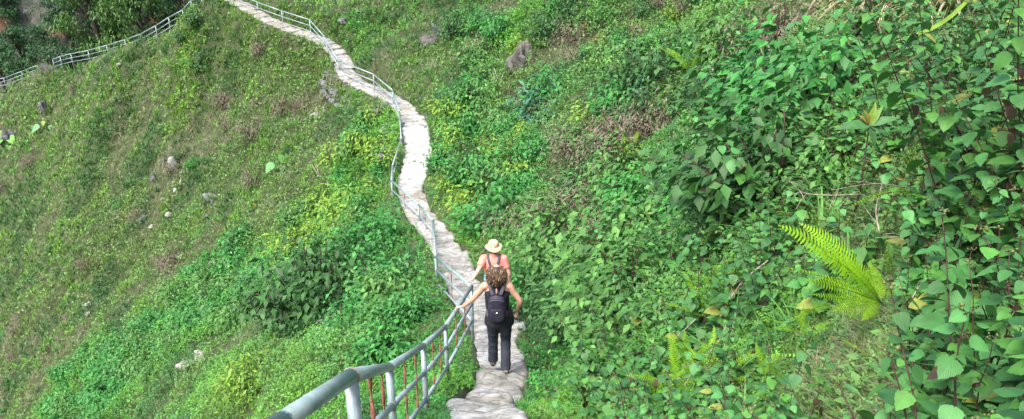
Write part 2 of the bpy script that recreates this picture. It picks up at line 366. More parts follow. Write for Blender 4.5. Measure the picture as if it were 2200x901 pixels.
M_steel = solid_mat('galvanised_steel', (.17, .23, .24), (.40, .47, .48), .5, 14, 12, .2, .002, metal=.35, spec=.5, contrast=(.3, .7))
M_rail = solid_mat('worn_green_grey_pipe', (.13, .21, .19), (.37, .45, .43), .42, 9, 12, .25, .002, metal=.3, spec=.5, contrast=(.3, .7))
M_rust = solid_mat('rust', (.19, .06, .04), (.36, .14, .10), .85, 30, 6, .4, .004)
M_rock = solid_mat('grey_limestone', (.045, .05, .045), (.19, .195, .185), .9, 3.6, 10, 1, .06, contrast=(.38, .64))
M_rockd = solid_mat('dark_lichened_rock', (.035, .035, .03), (.19, .18, .15), .95, 2.2, 10, 1, .06, contrast=(.35, .68))
M_rockw = solid_mat('pale_stone', (.14, .135, .11), (.40, .385, .34), .9, 5, 10, .8, .03, contrast=(.3, .6))
M_leaf = leaf_mat('leaf_small', .55, .18, .2, nscale=6)
M_leafb = leaf_mat('leaf_broad', .5, .2, .22, veins=True, nscale=22)
M_fern = leaf_mat('fern_leaf', .5, .38, .12, nscale=20)
M_dry = leaf_mat('dry_stalks', .9, .12, .2, nscale=10)
M_stem = solid_mat('dark_stem', (.03, .014, .014), (.085, .04, .03), .7, 30, 4, .2, .002)
M_twig = solid_mat('grey_twig', (.20, .16, .12), (.42, .37, .30), .9, 30, 4, .2, .002)
M_bark = solid_mat('bark', (.05, .045, .035), (.14, .12, .09), .9, 10, 6, .6, .02)
# ------------------------------------------------------------------ ground sheet
def ground_sheet():
    th = np.concatenate([np.linspace(R(-180), R(-48), 60, endpoint=False), np.linspace(R(-48), R(44), 620, endpoint=False), np.linspace(R(44), R(180), 60, endpoint=False)])
    lr = np.concatenate([np.linspace(math.log(.35), math.log(22), 330, endpoint=False), np.linspace(math.log(22), math.log(90), 380, endpoint=False), np.linspace(math.log(90), math.log(900), 60)])
    t, l = np.meshgrid(th, lr, indexing='ij'); r = np.exp(l); x = r * np.sin(t); y = r * np.cos(t)
    xf = x.ravel(); yf = y.ravel(); rf = r.ravel()
    z = np.empty(len(xf)); m = rf < 130
    z[m] = ground(xf[m], yf[m])
    # far away: gentle hills round the valley
    k = 130 / rf[~m]; zr = ground(xf[~m] * k, yf[~m] * k); w = np.clip((rf[~m] - 130) / 250, 0, 1)
    z[~m] = zr * (1 - w) + w * (-40 + 60 * fbm(xf[~m], yf[~m], 260, 21) + .10 * (rf[~m] - 130))
    z = np.clip(z, -75, 90)
    nt_, nl = t.shape
    i, j = np.meshgrid(np.arange(nt_), np.arange(nl - 1), indexing='ij'); i2 = (i + 1) % nt_
    Q = np.stack([i * nl + j, i * nl + j + 1, i2 * nl + j + 1, i2 * nl + j], -1).reshape(-1, 4)[:, ::-1]
    V = np.stack([xf, yf, z], 1)
    V = np.vstack([V, [0, 0, float(ground(0., 0.)[0])]]); c = len(V) - 1
    ii = np.arange(nt_); T = np.stack([np.full(nt_, c), ((ii + 1) % nt_) * nl, ii * nl], 1)
    o = link('ground', mesh_np('ground', V, Q, T, M_soil)); tag(o, kind='structure'); return o
ground_sheet()

# ------------------------------------------------------------------ stepped path
def build_path():
    bag = Bag(); s = 0.0; ends = PS[-1] - .5; rows = []; cols = []
    rs = random.Random(5)
    ncr = 21
    tcol = np.array([.92, .9, .86])
    while s < ends:
        p = path_at(s)
        slope = abs(path_at(s + .6)[2] - path_at(s - .6)[2]) / 1.2
        L = rs.uniform(.42, .62) if slope > .25 else rs.uniform(.5, 1.1)
        y = p[1]
        fresh = 24.2 < y < 28.6 and s < S_CREST
        if fresh: L = .9
        sl_ = (path_at(s + L)[2] - path_at(s)[2]) / L
        skew = rs.uniform(-.28, .28) * (L > 0 and slope > .1); zt = path_at(s + L * .5)[2] + rs.uniform(-.015, .015)
        br = rs.uniform(.84, 1.08); warm = rs.random() < .22
        c = np.array([1.0, .99, .965]) * br
        if warm: c = np.array([1.0, .96, .88]) * br
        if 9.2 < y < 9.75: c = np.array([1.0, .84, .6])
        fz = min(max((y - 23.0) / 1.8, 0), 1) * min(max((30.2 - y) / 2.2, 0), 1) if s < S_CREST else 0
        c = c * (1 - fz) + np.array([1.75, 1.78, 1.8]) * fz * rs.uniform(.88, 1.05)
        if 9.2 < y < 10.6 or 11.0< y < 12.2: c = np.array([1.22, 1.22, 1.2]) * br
        for k, f in enumerate((.015, .08, .2, .35, .5, .65, .8, .92, .985)):
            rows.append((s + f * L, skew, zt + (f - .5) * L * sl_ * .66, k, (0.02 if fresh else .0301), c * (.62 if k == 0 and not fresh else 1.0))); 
        s += L
    V = []; C = []
    w = np.linspace(-1, 1, ncr)
    for (sv, skew, zt, k, amp, c) in rows:
        p = path_at(sv); q = path_at(sv + .05); d = (q - p)[:2]; d /= np.linalg.norm(d) + 1e-9; nrm = np.array([d[1], -d[0]])
        hw = float(path_half(sv, p[1])) * (1 + .16 * float(vnoise(sv / .8, 3.1, 4)) + .0)
        hl = hw * (1 + .38 * float(vnoise(sv / .3, 7.7, 6))); hr = hw * (1 + .42 * float(vnoise(sv / .3, 1.7, 7)))
        if 11.2 < p[1] < 12.6: hr += .28 * math.sin((p[1] - 11.2) / 1.4 * math.pi)
        off = np.where(w < 0, w * hl, w * hr)
        jag = vnoise(off / .16, np.full(ncr, round(sv / .5) * 3.7), 31) * (.15 if amp > .03 else .05) + (skew * off if amp > .03 else 0)
        px = p[0] + nrm[0] * off + d[0] * jag; py = p[1] + nrm[1] * off + d[1] * jag
        slope = (path_at(sv + .4)[2] - path_at(sv - .4)[2]) / .8
        zz = zt + fbm(px, py, .30, 40, 4) * amp * 1.1 - .03 * np.abs(w) ** 14
        if amp < .03: zz = path_at(sv)[2] + fbm(px, py, .4, 40, 2) * .02
        row = np.stack([px, py, zz], 1)
        a = row[0] + [-nrm[0] * .03, -nrm[1] * .03, -.55]; b = row[-1] + [nrm[0] * .03, nrm[1] * .03, -.55]
        V.append(np.vstack([a, row, b]))
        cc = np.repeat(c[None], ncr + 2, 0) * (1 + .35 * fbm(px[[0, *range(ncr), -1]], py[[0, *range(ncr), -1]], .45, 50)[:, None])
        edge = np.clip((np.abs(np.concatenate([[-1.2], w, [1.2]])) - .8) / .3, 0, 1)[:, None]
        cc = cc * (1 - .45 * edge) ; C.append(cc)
    n = len(V); m = ncr + 2
    V = np.concatenate(V); C = np.concatenate(C)
    i, j = np.meshgrid(np.arange(n - 1), np.arange(m - 1), indexing='ij')
    Q = np.stack([i * m + j, i * m + j + 1, (i + 1) * m + j + 1, (i + 1) * m + j], -1).reshape(-1, 4)
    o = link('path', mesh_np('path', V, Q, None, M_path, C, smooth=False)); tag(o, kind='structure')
build_path()

# ------------------------------------------------------------------ railings
M_weld = solid_mat('rusty_weld', (.16, .10, .06), (.34, .28, .20), .8, 40, 5, .5, .002)
def railing(tops, label, mats, rr=.03, pr=.027, gap=.31, hgt=.94, bal=None, ext0=None, nolast=False, foot=.35):
    """tops: (point, has_post) along the hand rail"""
    P = [p for p, _ in tops]; base = P[0] + np.array([0, 0, -hgt])
    root = empty('railing', base); o3 = np.asarray(base)
    def up(k): return [p - o3 + np.array([0, 0, -k]) for p in P]
    for nm, k, r_, m in (('handrail', 0, rr, mats[0]), ('middle_rail', gap, pr * .8, mats[1]), ('bottom_rail', 2 * gap, pr * .8, mats[1])):
        b = Bag(); pts = up(k)
        for i in range(len(pts) - 1):
            a_, b_ = pts[i], pts[i + 1]; e = (b_ - a_) / np.linalg.norm(b_ - a_)
            b.add(*tube([a_ , b_ ], r_, 14))
        for q in pts[1:-1]:   # weld knuckles
            n_ = 7; a = np.linspace(-.5 * math.pi, .5 * math.pi, n_)
            b.add(*tube([q + np.array([0, 0, r_ * 1.04 * math.sin(t)]) for t in a], [r_ * 1.04 * max(math.cos(t), .02) for t in a], 12))
        ob = link(nm, b.mesh(nm, m), root)
        if nm == 'handrail': pass
    for (p, hp) in tops:
        if not hp: continue
        q = p - o3
        b = Bag(); b.add(*tube([q + [0, 0, -.005], q + [0, 0, -hgt * .5], q + [0, 0, -hgt - foot]], pr, 14))
        for k in (gap, 2 * gap):   # weld collars
            b.add(*tube([q + [0, 0, -k - .028], q + [0, 0, -k - .01], q + [0, 0, -k + .01], q + [0, 0, -k + .028]], [pr * 1.02, pr * 1.16, pr * 1.16, pr * 1.02], 12))
        link('post', b.mesh('post', mats[1]), root)
    if bal:
        for i in bal:
            a_, b_ = P[i] - o3, P[i + 1] - o3
            for t in ((.34, .68) if i < 6 else (.5,)):
                q = a_ * (1 - t) + b_ * t; n_ = 15
                V = []; 
                for k in range(n_):
                    h = -(2 * gap) * k / (n_ - 1); an = k * .62 + i + t * 3; w_ = .0105; d_ = .003
                    cx, cy = math.cos(an), math.sin(an)
                    for (s1, s2) in ((1, 1), (1, -1), (-1, -1), (-1, 1)):
                        V.append(q + np.array([cx * w_ * s1 - cy * d_ * s2, cy * w_ * s1 + cx * d_ * s2, h]))
                ii, jj = np.meshgrid(np.arange(n_ - 1), np.arange(4), indexing='ij'); j2 = (jj + 1) % 4
                Q = np.stack([ii * 4 + jj, ii * 4 + j2, (ii + 1) * 4 + j2, (ii + 1) * 4 + jj], -1).reshape(-1, 4)
                link('twisted_bar', mesh_np('twisted_bar', V, Q, None, M_rust, smooth=False), root)
    if bal:      # rusty weld at the elbow of the thick hand rail
        q = P[2] - o3; d = (P[3] - P[2]) / np.linalg.norm(P[3] - P[2]); e = (P[1] - P[2]) / np.linalg.norm(P[1] - P[2]); ax = (d - e); ax /= np.linalg.norm(ax)
        b = Bag(); b.add(*tube([q - ax * .006, q - ax * .002, q + ax * .002, q + ax * .006], [rr * 1.03, rr * 1.09, rr * 1.09, rr * 1.03], 18)); link('weld_seam', b.mesh('weld_seam', M_weld), root)
    tag(root, label, 'railing')
    return root
near = [(at(430, 1020, 1.75), 0), (at(607, 905, 2.3), 0), (at(754, 808, 2.95), 1), (at(836, 789, 5.3), 1), (at(909, 743, 7.7), 1), (at(957, 702, 10.3), 1), (at(1013, 616, 12.7), 1)]
near[0] = (near[1][0] * 1 + (near[1][0] - near[2][0]) * 2.2, 1)
RAIL_NEAR = [p for p, _ in near]
run = near + [(at(936, 552, 16.7), 1), (at(930, 474, 20.2), 1), (at(899, 440, 21.9), 1), (at(841, 389, 24.5), 1), (at(843, 357, 26.4), 1), (at(862, 299, 29.3), 1), (at(858, 240, 32.0), 1), (at(843, 194, 34.6), 1),
              (at(802, 160, 37.2), 1), (at(726, 130, 40.2), 1), (at(696, 78, 42), 1), (at(665, 43, 43.2), 1), (at(605, 24, 44.3), 1), (at(552, 5, 45.4), 1), (at(510, -12, 46.2), 1), (at(470, -26, 47), 1)]
railing(run, 'galvanised three-rail pipe railing running down the stepped path and round the hollow', (M_rail, M_steel), bal=[2, 3, 4, 5, 6, 7, 8, 9, 10])
rib1 = [(at(u, v, z), 1) for (u, v, z) in ((452, -16, 47.6), (433, -5, 48.2), (410, 2, 49), (392, 22, 50), (362, 38, 51.4), (334, 56, 52.6), (301, 74, 54.6), (268, 86, 56.6), (229, 98, 58.8), (189, 109, 61.2), (152, 116, 63.6), (129, 122, 65), (113, 128, 66))]
railing(rib1, 'long pale pipe railing along the rib in front of the dark trees', (M_steel, M_steel), rr=.034, pr=.03)
rib2 = [(at(u, v, z), 1) for (u, v, z) in ((80, 141, 67.8), (46, 154, 70), (8, 168, 72.4), (-25, 176, 75), (-60, 184, 77))]
railing(rib2, 'short stretch of pale pipe railing at the left edge beyond the gap', (M_steel, M_steel), rr=.034, pr=.03)
# ------------------------------------------------------------------ leaf templates
def tmpl_rhomb(w=.5):      # small folded leaf, length 1 along +y, face up +z
    V = np.array([[0, 0, 0], [-w * .5, .42, .07], [0, 1, -.08], [w * .5, .42, .07], [0, .45, 0]])
    return V, None, np.array([[0, 4, 1], [1, 4, 2], [0, 3, 4], [3, 2, 4]])
def tmpl_kite(w=.55):
    V = np.array([[0, 0, 0], [-w * .5, .4, .08], [0, 1, -.05], [w * .5, .4, .08]])
    return V, None, np.array([[0, 2, 1], [0, 3, 2]])
def tmpl_leaf(n=11, w=.44, droop=.22, fold=.16, serr=.018, cordate=.06):
    t = np.linspace(0, 1, n)
    prof = np.sin(np.pi * np.clip(t, 0, 1) ** .62) ** .75 * (1 - .25 * t); prof = prof / prof.max() * w; prof[0] = .06; prof[-1] = 0
    jag = np.where(np.arange(n) % 2 == 0, serr, -serr); jag[0] = jag[-1] = 0
    V = []; U = []
    for i in range(n):
        y = t[i]; z = -droop * y * y; hw = prof[i] + jag[i]
        yb = y - cordate * (1 - y) * 1.0
        V += [[-hw, yb, z + fold * hw * .9 - .25 * hw * hw], [0, y, z], [hw, yb, z + fold * hw * .9 - .25 * hw * hw]]
        U += [[-hw / w, y], [0, y], [hw / w, y]]
    Q = []
    for i in range(n - 1):
        a = i * 3; Q += [[a, a + 1, a + 4, a + 3], [a + 1, a + 2, a + 5, a + 4]]
    return np.array(V), np.array(Q), np.array(U)
def blade(L, w, lean, az, curl, n=3):
    t = np.linspace(0, 1, n + 1); an = lean + curl * t
    r = np.concatenate([[0], np.cumsum(np.sin(an[:-1]) * L / n)]); z = np.concatenate([[0], np.cumsum(np.cos(an[:-1]) * L / n)])
    d = np.array([math.cos(az), math.sin(az)]); s = np.array([-d[1], d[0]]); ww = w * (1 - t ** 1.6) * .5 + w * .02
    V = []
    for i in range(n + 1):
        c = d * r[i]; V += [[*(c - s * ww[i]), z[i]], [*(c + s * ww[i]), z[i]]]
    Q = [[2 * i, 2 * i + 1, 2 * i + 3, 2 * i + 2] for i in range(n)]
    return np.array(V), np.array(Q)
def tmpl_tuft(nb, seed, w=.07, lean=(.1, .9), curl=.9, n=2):
    rs = random.Random(seed); Vs = []; Qs = []; k = 0
    for i in range(nb):
        V, Q = blade(rs.uniform(.55, 1.0), w * rs.uniform(.7, 1.2), rs.uniform(*lean), rs.uniform(0, 6.283), rs.uniform(.1, curl), n)
        V[:, :2] += np.array([rs.uniform(-.1, .1), rs.uniform(-.1, .1)])
        Vs.append(V); Qs.append(Q + k); k += len(V)
    return np.concatenate(Vs), np.concatenate(Qs)
def tmpl_sprig(seed, nl=9, lw=.5):   # little stem with leaves all round, height 1
    rs = random.Random(seed); tv, _, tt = tmpl_kite(lw); Vs = []; Ts = []; k = 0
    for i in range(nl):
        h = .25 + .75 * i / (nl - 1); az = i * 2.4 + rs.uniform(-.4, .4); el = rs.uniform(-.5, .35) + .5 * (i == nl - 1)
        s = rs.uniform(.26, .42) * (1.1 - .4 * h)
        M = rotm(np.array([az]), np.array([el]), np.array([rs.uniform(-.4, .4)]))[0]
        Vs.append((tv * s) @ M.T + np.array([rs.uniform(-.05, .05), rs.uniform(-.05, .05), h])); Ts.append(tt + k); k += len(tv)
    return np.concatenate(Vs), np.concatenate(Ts)
def tmpl_fernlet(seed, nf=4, npn=7):
    rs = random.Random(seed); Vs = []; Ts = []; k = 0
    for f in range(nf):
        az = rs.uniform(0, 6.283); lean = rs.uniform(.25, 1.0); L = rs.uniform(.7, 1.0); d = np.array([math.cos(az), math.sin(az), 0]); s = np.array([-d[1], d[0], 0])
        P = lambda t: d * (math.sin(lean + .5 * t) * t * L) + np.array([0, 0, math.cos(lean + .7 * t) * t * L])
        for i in range(npn):
            t = .2 + .8 * i / (npn - 1); p = P(t); q = P(min(t + .1, 1.05)); e = (q - p); pl = .2 * (1.1 - t) + .03
            for sg in (-1, 1):
                a = p - e * .35; b = p + e * .45; c = p + s * sg * pl + e * .5
                Vs.append(np.array([a, b, c])); Ts.append(np.array([[0, 1, 2]]) + k); k += 3
    return np.concatenate(Vs), np.concatenate(Ts)

# ------------------------------------------------------------------ what grows where (surveyed patches)
# (u, v, brown, fresh, lime, height)
BIO = [(100, 230, .5, .25, .3, .5), (200, 215, .35, .3, .9, .4), (300, 300, .6, .2, .2, .6), (480, 330, .55, .25, .2, .6), (380, 150, .45, .3, .9, .4), (600, 200, .55, .3, .4, .6), (560, 110, .5, .3, .5, .5),
       (150, 450, .35, .3, .5, .5), (300, 480, .65, .2, .2, .6), (50, 600, .45, .25, .4, .5), (200, 640, .6, .2, .3, .6), (80, 720, .75, .1, .2, .7), (40, 830, .3, .4, .5, .5), (400, 540, .45, .35, .4, .5), (600, 420, .55, .2, .3, .6), (50, 350, .4, .3, .4, .5), (480, 200, .5, .3, .5, .5), (700, 270, .55, .3, .3, .6), (700, 350, .5, .3, .5, .6),
       (850, 620, .04, 1, .1, .6), (800, 500, .05, 1, .3, .8), (700, 520, .25, .6, .8, .8), (600, 590, .05, .9, .3, .7), (450, 620, .08, .9, .3, .6), (350, 720, .1, .85, .4, .6), (250, 830, .05, .9, .5, .6), (150, 890, .05, .9, .6, .5), (840, 700, .05, 1, .1, .6), (820, 300, .15, .7, .8, .7), (760, 400, .1, .7, 1, .9), (730, 470, .1, .6, 1, .9),
       (650, 640, .5, .3, .1, .7), (740, 650, .7, .3, .2, .6), (660, 760, .35, .4, .6, .6), (560, 700, .35, .5, .3, .6), (500, 850, .2, .6, .7, .7), (700, 850, .3, .5, .5, .7), (950, 830, 0, 1, .4, .5), (980, 760, 0, 1, .2, .5), (420, 820, .3, .5, .4, .6),
       (980, 430, .05, .9, .8, .5), (1000, 510, .1, .9, .6, .5), (1100, 500, .45, .5, .3, .7), (935, 300, .05, .9, .6, .5), (1180, 650, .03, 1, .2, .6), (1150, 800, 0, 1, .3, .5), (1180, 880, 0, 1, .6, .5), (1130, 580, .1, .9, .1, .6),
       (1200, 450, .6, .3, .1, .7), (1300, 520, .4, .4, .1, .7), (1100, 300, .3, .4, .4, .7), (1250, 230, .6, .3, .3, .7), (1350, 260, .55, .3, .2, .8), (1200, 150, .85, .1, .1, .5), (1110, 60, .1, .7, .8, .6), (1000, 150, .45, .4, .4, .6), (900, 80, .55, .4, .3, .5), (800, 60, .35, .6, .4, .4), (1000, 20, .3, .6, .3, .7), (1300, 50, .45, .4, .3, .7), (1500, 60, .35, .5, .6, .6), (1680, 90, .95, .05, 0, .5), (1620, 20, .6, .2, .2, .6), (1500, 170, .45, .4, .6, .6), (1400, 130, .3, .2, .0, .9),
       (1400, 400, .25, .5, .2, .7), (1450, 600, .1, .8, .1, .7), (1300, 800, .05, .9, .4, .6), (1560, 500, .5, .4, .5, .5), (1450, 700, .35, .6, .7, .5), (1520, 850, .45, .5, .5, .4), (1900, 450, .7, .2, .3, .4), (1880, 700, .7, .2, .2, .3), (2100, 200, .6, .2, 0, .5), (1700, 800, .5, .4, .4, .4), (2000, 800, .7, .2, .2, .3), (1700, 300, .5, .3, .1, .4)]
_bp = []; _bv = []
for (u, v, *w_) in BIO:
    p, z = hit(u, v, 0); a, b = _dom(p[0], p[1]); _bp.append((float(a), float(b))); _bv.append(w_)
_bp = np.array(_bp); _bv = np.array(_bv)
def biome(x, y):
    a, b = _dom(x, y); out = np.zeros((len(x), 4))
    for i in range(0, len(x), 50000):
        d2 = (a[i:i + 50000, None] - _bp[:, 0]) ** 2 + ((b[i:i + 50000, None] - _bp[:, 1]) * 1.3) ** 2
        w = 1 / (d2 + 3e-5) ** 2.2; w /= w.sum(1)[:, None]; out[i:i + 50000] = w @ _bv
    return out
_e = .25
def slope_n(x, y):
    e = np.maximum(.12, .012 * np.hypot(x, y))
    gx = (gh(x + e, y) - gh(x - e, y)) / (2 * e); gy = (gh(x, y + e) - gh(x, y - e)) / (2 * e)
    n = np.stack([-gx, -gy, np.ones_like(gx)], 1); return n / np.linalg.norm(n, axis=1)[:, None]
def scatter(n, th=(-38, 40), r=(1.0, 95), keep=None, edge=.05):
    """n places on the ground, denser near the walker's viewpoint (level of detail by distance)"""
    X = []; Y = []; got = 0
    while got < n:
        m = max(20000, int(n * 2.0))
        t = rng.uniform(R(th[0]), R(th[1]), m); l = rng.uniform(math.log(r[0]), math.log(r[1]), m); rr = np.exp(l)
        x = rr * np.sin(t); y = rr * np.cos(t); z = gh(x, y); nn = slope_n(x, y)
        v = -np.stack([x, y, z], 1); v /= np.linalg.norm(v, axis=1)[:, None]
        w = np.clip((nn * v).sum(1), .09, 1) / np.maximum(nn[:, 2], .3)
        ok = rng.random(m) < w / 1.6
        d = gd(x, y); ok &= d > (.33 + edge + .13 * np.clip((y - 22) / 8, 0, 1) + .22 * vnoise(x / .5, y / .5, 15))
        if keep is not None: ok &= keep(x, y)
        x = x[ok]; y = y[ok]; X.append(x); Y.append(y); got += len(x)
        if len(x) == 0: break
    x = np.concatenate(X)[:n]; y = np.concatenate(Y)[:n]; return x, y
GREEN_DULL = np.array([.120, .215, .062]); GREEN_FRESH = np.array([.046, .240, .040]); LIME = np.array([.14, .33, .022]); GREEN_DARK = np.array([.022, .100, .030])
BROWN = np.array([.170, .190, .090]); STRAW = np.array([.29, .285, .155]); GREY = np.array([.205, .21, .135])
def veg_height(x, y, hsc):
    r = np.hypot(x, y)
    c1, id1 = clumps(x, y, 1.9, 100, .85); c2, id2 = clumps(x, y, .7, 200, .9)
    near = np.clip((9 - r) / 6, 0, 1)
    r = np.hypot(x, y); d = gd(x, y); pk = np.clip((d - .45) / 1.1, .12, 1)
    H = hsc * (c1 * 1.0 * (1 - .6 * near) + c2 * .42 + .02) * pk * (1 - .3 * near)
    return H, id1, id2
def cover_colour(B, id1, id2, n):
    fresh = np.clip(B[:, 1] + (id1 - .5) * .5, 0, 1)[:, None]; lime = np.clip(B[:, 2] * .8 + (id2 - .62) * .9, 0, 1)[:, None] * .75
    c = GREEN_DULL * (1 - fresh) + GREEN_FRESH * fresh; c = c * (1 - lime) + LIME * lime
    dk = ((id1 * 7.3) % 1 < .16)[:, None] * .7; c = c * (1 - dk) + GREEN_DARK * dk
    return c * (rng.uniform(.86, 1.14, n) * (.74 + .48 * ((id2 * 13.7) % 1)))[:, None]
def brown_mask(x, y, B, id1):
    nz = fbm(x, y, 2.4, 77, 3) * 1.0 + fbm(x * .8 - y * .35, (x * .35 + y * .8) * 2.4, 3.6, 79, 2) * .8 + (id1 - .5) * .35
    return np.clip((B[:, 0] - .74 + nz) * 2.4 + .42, .03, .93)

def shrubby(x, y):
    th = np.degrees(np.arctan2(x, y)); r = np.hypot(x, y); return (x > .6) & (r < 8.5) & (th > 9 + 5 * np.clip((r - 5) / 4, 0, 1))
def carpet():
    leaf = Bag(); grass = Bag(); dry = Bag()
    K = tmpl_kite(.62); KR = tmpl_kite(.5)
    # --- leaves
    n = 620000; x, y = scatter(n); B = biome(x, y); H, i1, i2 = veg_height(x, y, B[:, 3]); bm = brown_mask(x, y, B, i1)
    ok = (rng.random(n) > bm * .88) & (rng.random(n) < .22 + 2.4 * H / np.maximum(B[:, 3], .2)) & ~(shrubby(x, y) & (rng.random(n) < .72)); x, y, B, H, i1, i2 = x[ok], y[ok], B[ok], H[ok], i1[ok], i2[ok]; n = len(x)
    far_ = (B[:, 1] < .55) & (np.hypot(x, y) > 20) & (x < 0); ok = ~far_ | (rng.random(n) < .6); x, y, B, H, i1, i2 = x[ok], y[ok], B[ok], H[ok], i1[ok], i2[ok]; n = len(x)
    r = np.hypot(x, y); t = 1 - rng.random(n) ** 2.2 * .9; z = gh(x, y) + H * t + rng.uniform(0, .05, n)
    size = np.maximum(rng.uniform(.032, .072, n), 0.0034 * r * rng.uniform(.6, 1.25, n)); size = np.where(r < 6, size * 1.0, size)
    nn = slope_n(x, y); yaw = rng.uniform(0, 6.283, n); M = rotm(yaw, rng.normal(-.25, .5, n), rng.normal(0, .5, n))
    cc = cover_colour(B, i1, i2, n); bb_ = (brown_mask(x, y, B, i1) * .55 * np.clip((r - 8) / 10, 0, 1))[:, None]; cc = cc * (1 - bb_) + BROWN * bb_
    leaf.inst(K[0], K[1], K[2], np.stack([x, y, z], 1), M, size, cc)
    # --- leafy sprigs, standing up from the carpet
    for sd, cnt in ((1, 13000), (2, 13000), (3, 13000)):
        tv, tt = tmpl_sprig(sd); x, y = scatter(cnt, r=(2.5, 70)); B = biome(x, y); H, i1, i2 = veg_height(x, y, B[:, 3]); bm = brown_mask(x, y, B, i1)
        ok = (rng.random(cnt) > bm * .85) & ~((B[:, 1] < .5) & (np.hypot(x, y) > 20) & (x < 0)); x, y, B, H, i1, i2 = x[ok], y[ok], B[ok], H[ok], i1[ok], i2[ok]; n = len(x)
        r = np.hypot(x, y); s = np.clip(.010 * r, .10, .5) * rng.uniform(.6, 1.2, n)
        leaf.inst(tv, None, tt, np.stack([x, y, gh(x, y) + H * .8], 1), rotm(rng.uniform(0, 6.283, n), rng.normal(0, .25, n), rng.normal(0, .25, n)), s, cover_colour(B, i1, i2, n))
    # --- grass tufts
    for sd, cnt in ((11, 32000), (12, 32000), (13, 32000), (14, 32000)):
        tv, tq = tmpl_tuft(7, sd, .075); x, y = scatter(cnt, r=(1.3, 90)); B = biome(x, y); H, i1, i2 = veg_height(x, y, B[:, 3]); bm = brown_mask(x, y, B, i1)
        p = (1 - bm * .8) * np.where(B[:, 1] > .8, .35, .9)
        ok = rng.random(cnt) < p; x, y, B, H, i1, i2 = x[ok], y[ok], B[ok], H[ok], i1[ok], i2[ok]; n = len(x)
        r = np.hypot(x, y); s = np.clip(.0092 * r, .11, .6) * rng.uniform(.6, 1.3, n)
        c = cover_colour(B, i1, i2, n) * np.array([1.12, 1.02, .85])
        grass.inst(tv, tq, None, np.stack([x, y, gh(x, y) + H * .55], 1), rotm(rng.uniform(0, 6.283, n), rng.normal(0, .2, n)), s, c)
    # --- lime fern-like tufts
    for sd, cnt in ((21, 5000), (22, 5000)):
        tv, tt = tmpl_fernlet(sd); x, y = scatter(cnt * 3, r=(3, 60)); B = biome(x, y); H, i1, i2 = veg_height(x, y, B[:, 3])
        ok = rng.random(cnt * 3) < np.clip(B[:, 2] - .25, 0, 1) ** 1.5 * (i1 > .4) * .8; x, y, B, H, i1, i2 = x[ok], y[ok], B[ok], H[ok], i1[ok], i2[ok]; n = len(x)
        r = np.hypot(x, y); s = np.clip(.016 * r, .16, .6) * rng.uniform(.6, 1.2, n)
        c = (LIME * .85 + GREEN_FRESH * .2)[None] * rng.uniform(.7, 1.25, n)[:, None]
        leaf.inst(tv, None, tt, np.stack([x, y, gh(x, y) + H * .7], 1), rotm(rng.uniform(0, 6.283, n), rng.normal(0, .2, n)), s, c)
    # --- dry grass and brush
    for sd, cnt in ((31, 36000), (32, 36000), (33, 36000)):
        tv, tq = tmpl_tuft(8, sd, .035, lean=(.3, 1.5), curl=1.2); x, y = scatter(cnt, r=(1.3, 90)); B = biome(x, y); H, i1, i2 = veg_height(x, y, B[:, 3]); bm = brown_mask(x, y, B, i1)
        ok = rng.random(cnt) < bm; x, y, B, H, i1, i2 = x[ok], y[ok], B[ok], H[ok], i1[ok], i2[ok]; n = len(x)
        r = np.hypot(x, y); s = np.clip(.0125 * r, .13, .62) * rng.uniform(.6, 1.25, n)
        m = rng.random(n)[:, None]; c = np.where(m < .55, BROWN, np.where(m < .85, GREY, STRAW)) * rng.uniform(.75, 1.15, n)[:, None]
        dry.inst(tv, tq, None, np.stack([x, y, gh(x, y) + H * .5], 1), rotm(rng.uniform(0, 6.283, n), rng.normal(0, .35, n)), s, c)
    # --- litter on the near bank
    n = 9000; x, y = scatter(n, th=(2, 40), r=(1.2, 9)); 
    m = rng.random(n)[:, None]; c = np.where(m < .5, BROWN * .7, np.where(m < .8, GREY, STRAW * .8)) * rng.uniform(.5, 1.2, n)[:, None]
    dry.inst(KR[0], None, KR[2], np.stack([x, y, gh(x, y) + rng.uniform(.01, .06, n)], 1), rotm(rng.uniform(0, 6.283, n), rng.normal(0, .4, n), rng.normal(0, .4, n)), rng.uniform(.03, .08, n), c)
    tag(link('ground_cover', leaf.mesh('ground_cover', M_leaf, False)), 'carpet of small fresh green leaves and creepers over the hillside', 'ground cover', kind='stuff')
    tag(link('grass', grass.mesh('grass', M_leaf, True)), 'green grass tufts growing all over the steep slopes', 'grass', kind='stuff')
    tag(link('dry_grass', dry.mesh('dry_grass', M_dry, True)), 'withered brown grass and brush lying in patches on the slopes', 'dry grass', kind='stuff')
carpet()

# ------------------------------------------------------------------ copies
def copy_tree(o, parent=None):
    c = o.copy(); COL.objects.link(c); c.parent = parent
    for ch in o.children: copy_tree(ch, c)
    return c
def place(proto, used, p, rz, s, label=None, group=None, tilt=(0, 0), cat=None):
    o = proto if proto.name not in used else copy_tree(proto)
    used.add(proto.name)
    o.location = tuple(float(c) for c in p); o.rotation_euler = (tilt[0], tilt[1], rz); o.scale = (s, s, s)
    if label: o['label'] = label
    if group: o['group'] = group
    if cat: o['category'] = cat
    return o

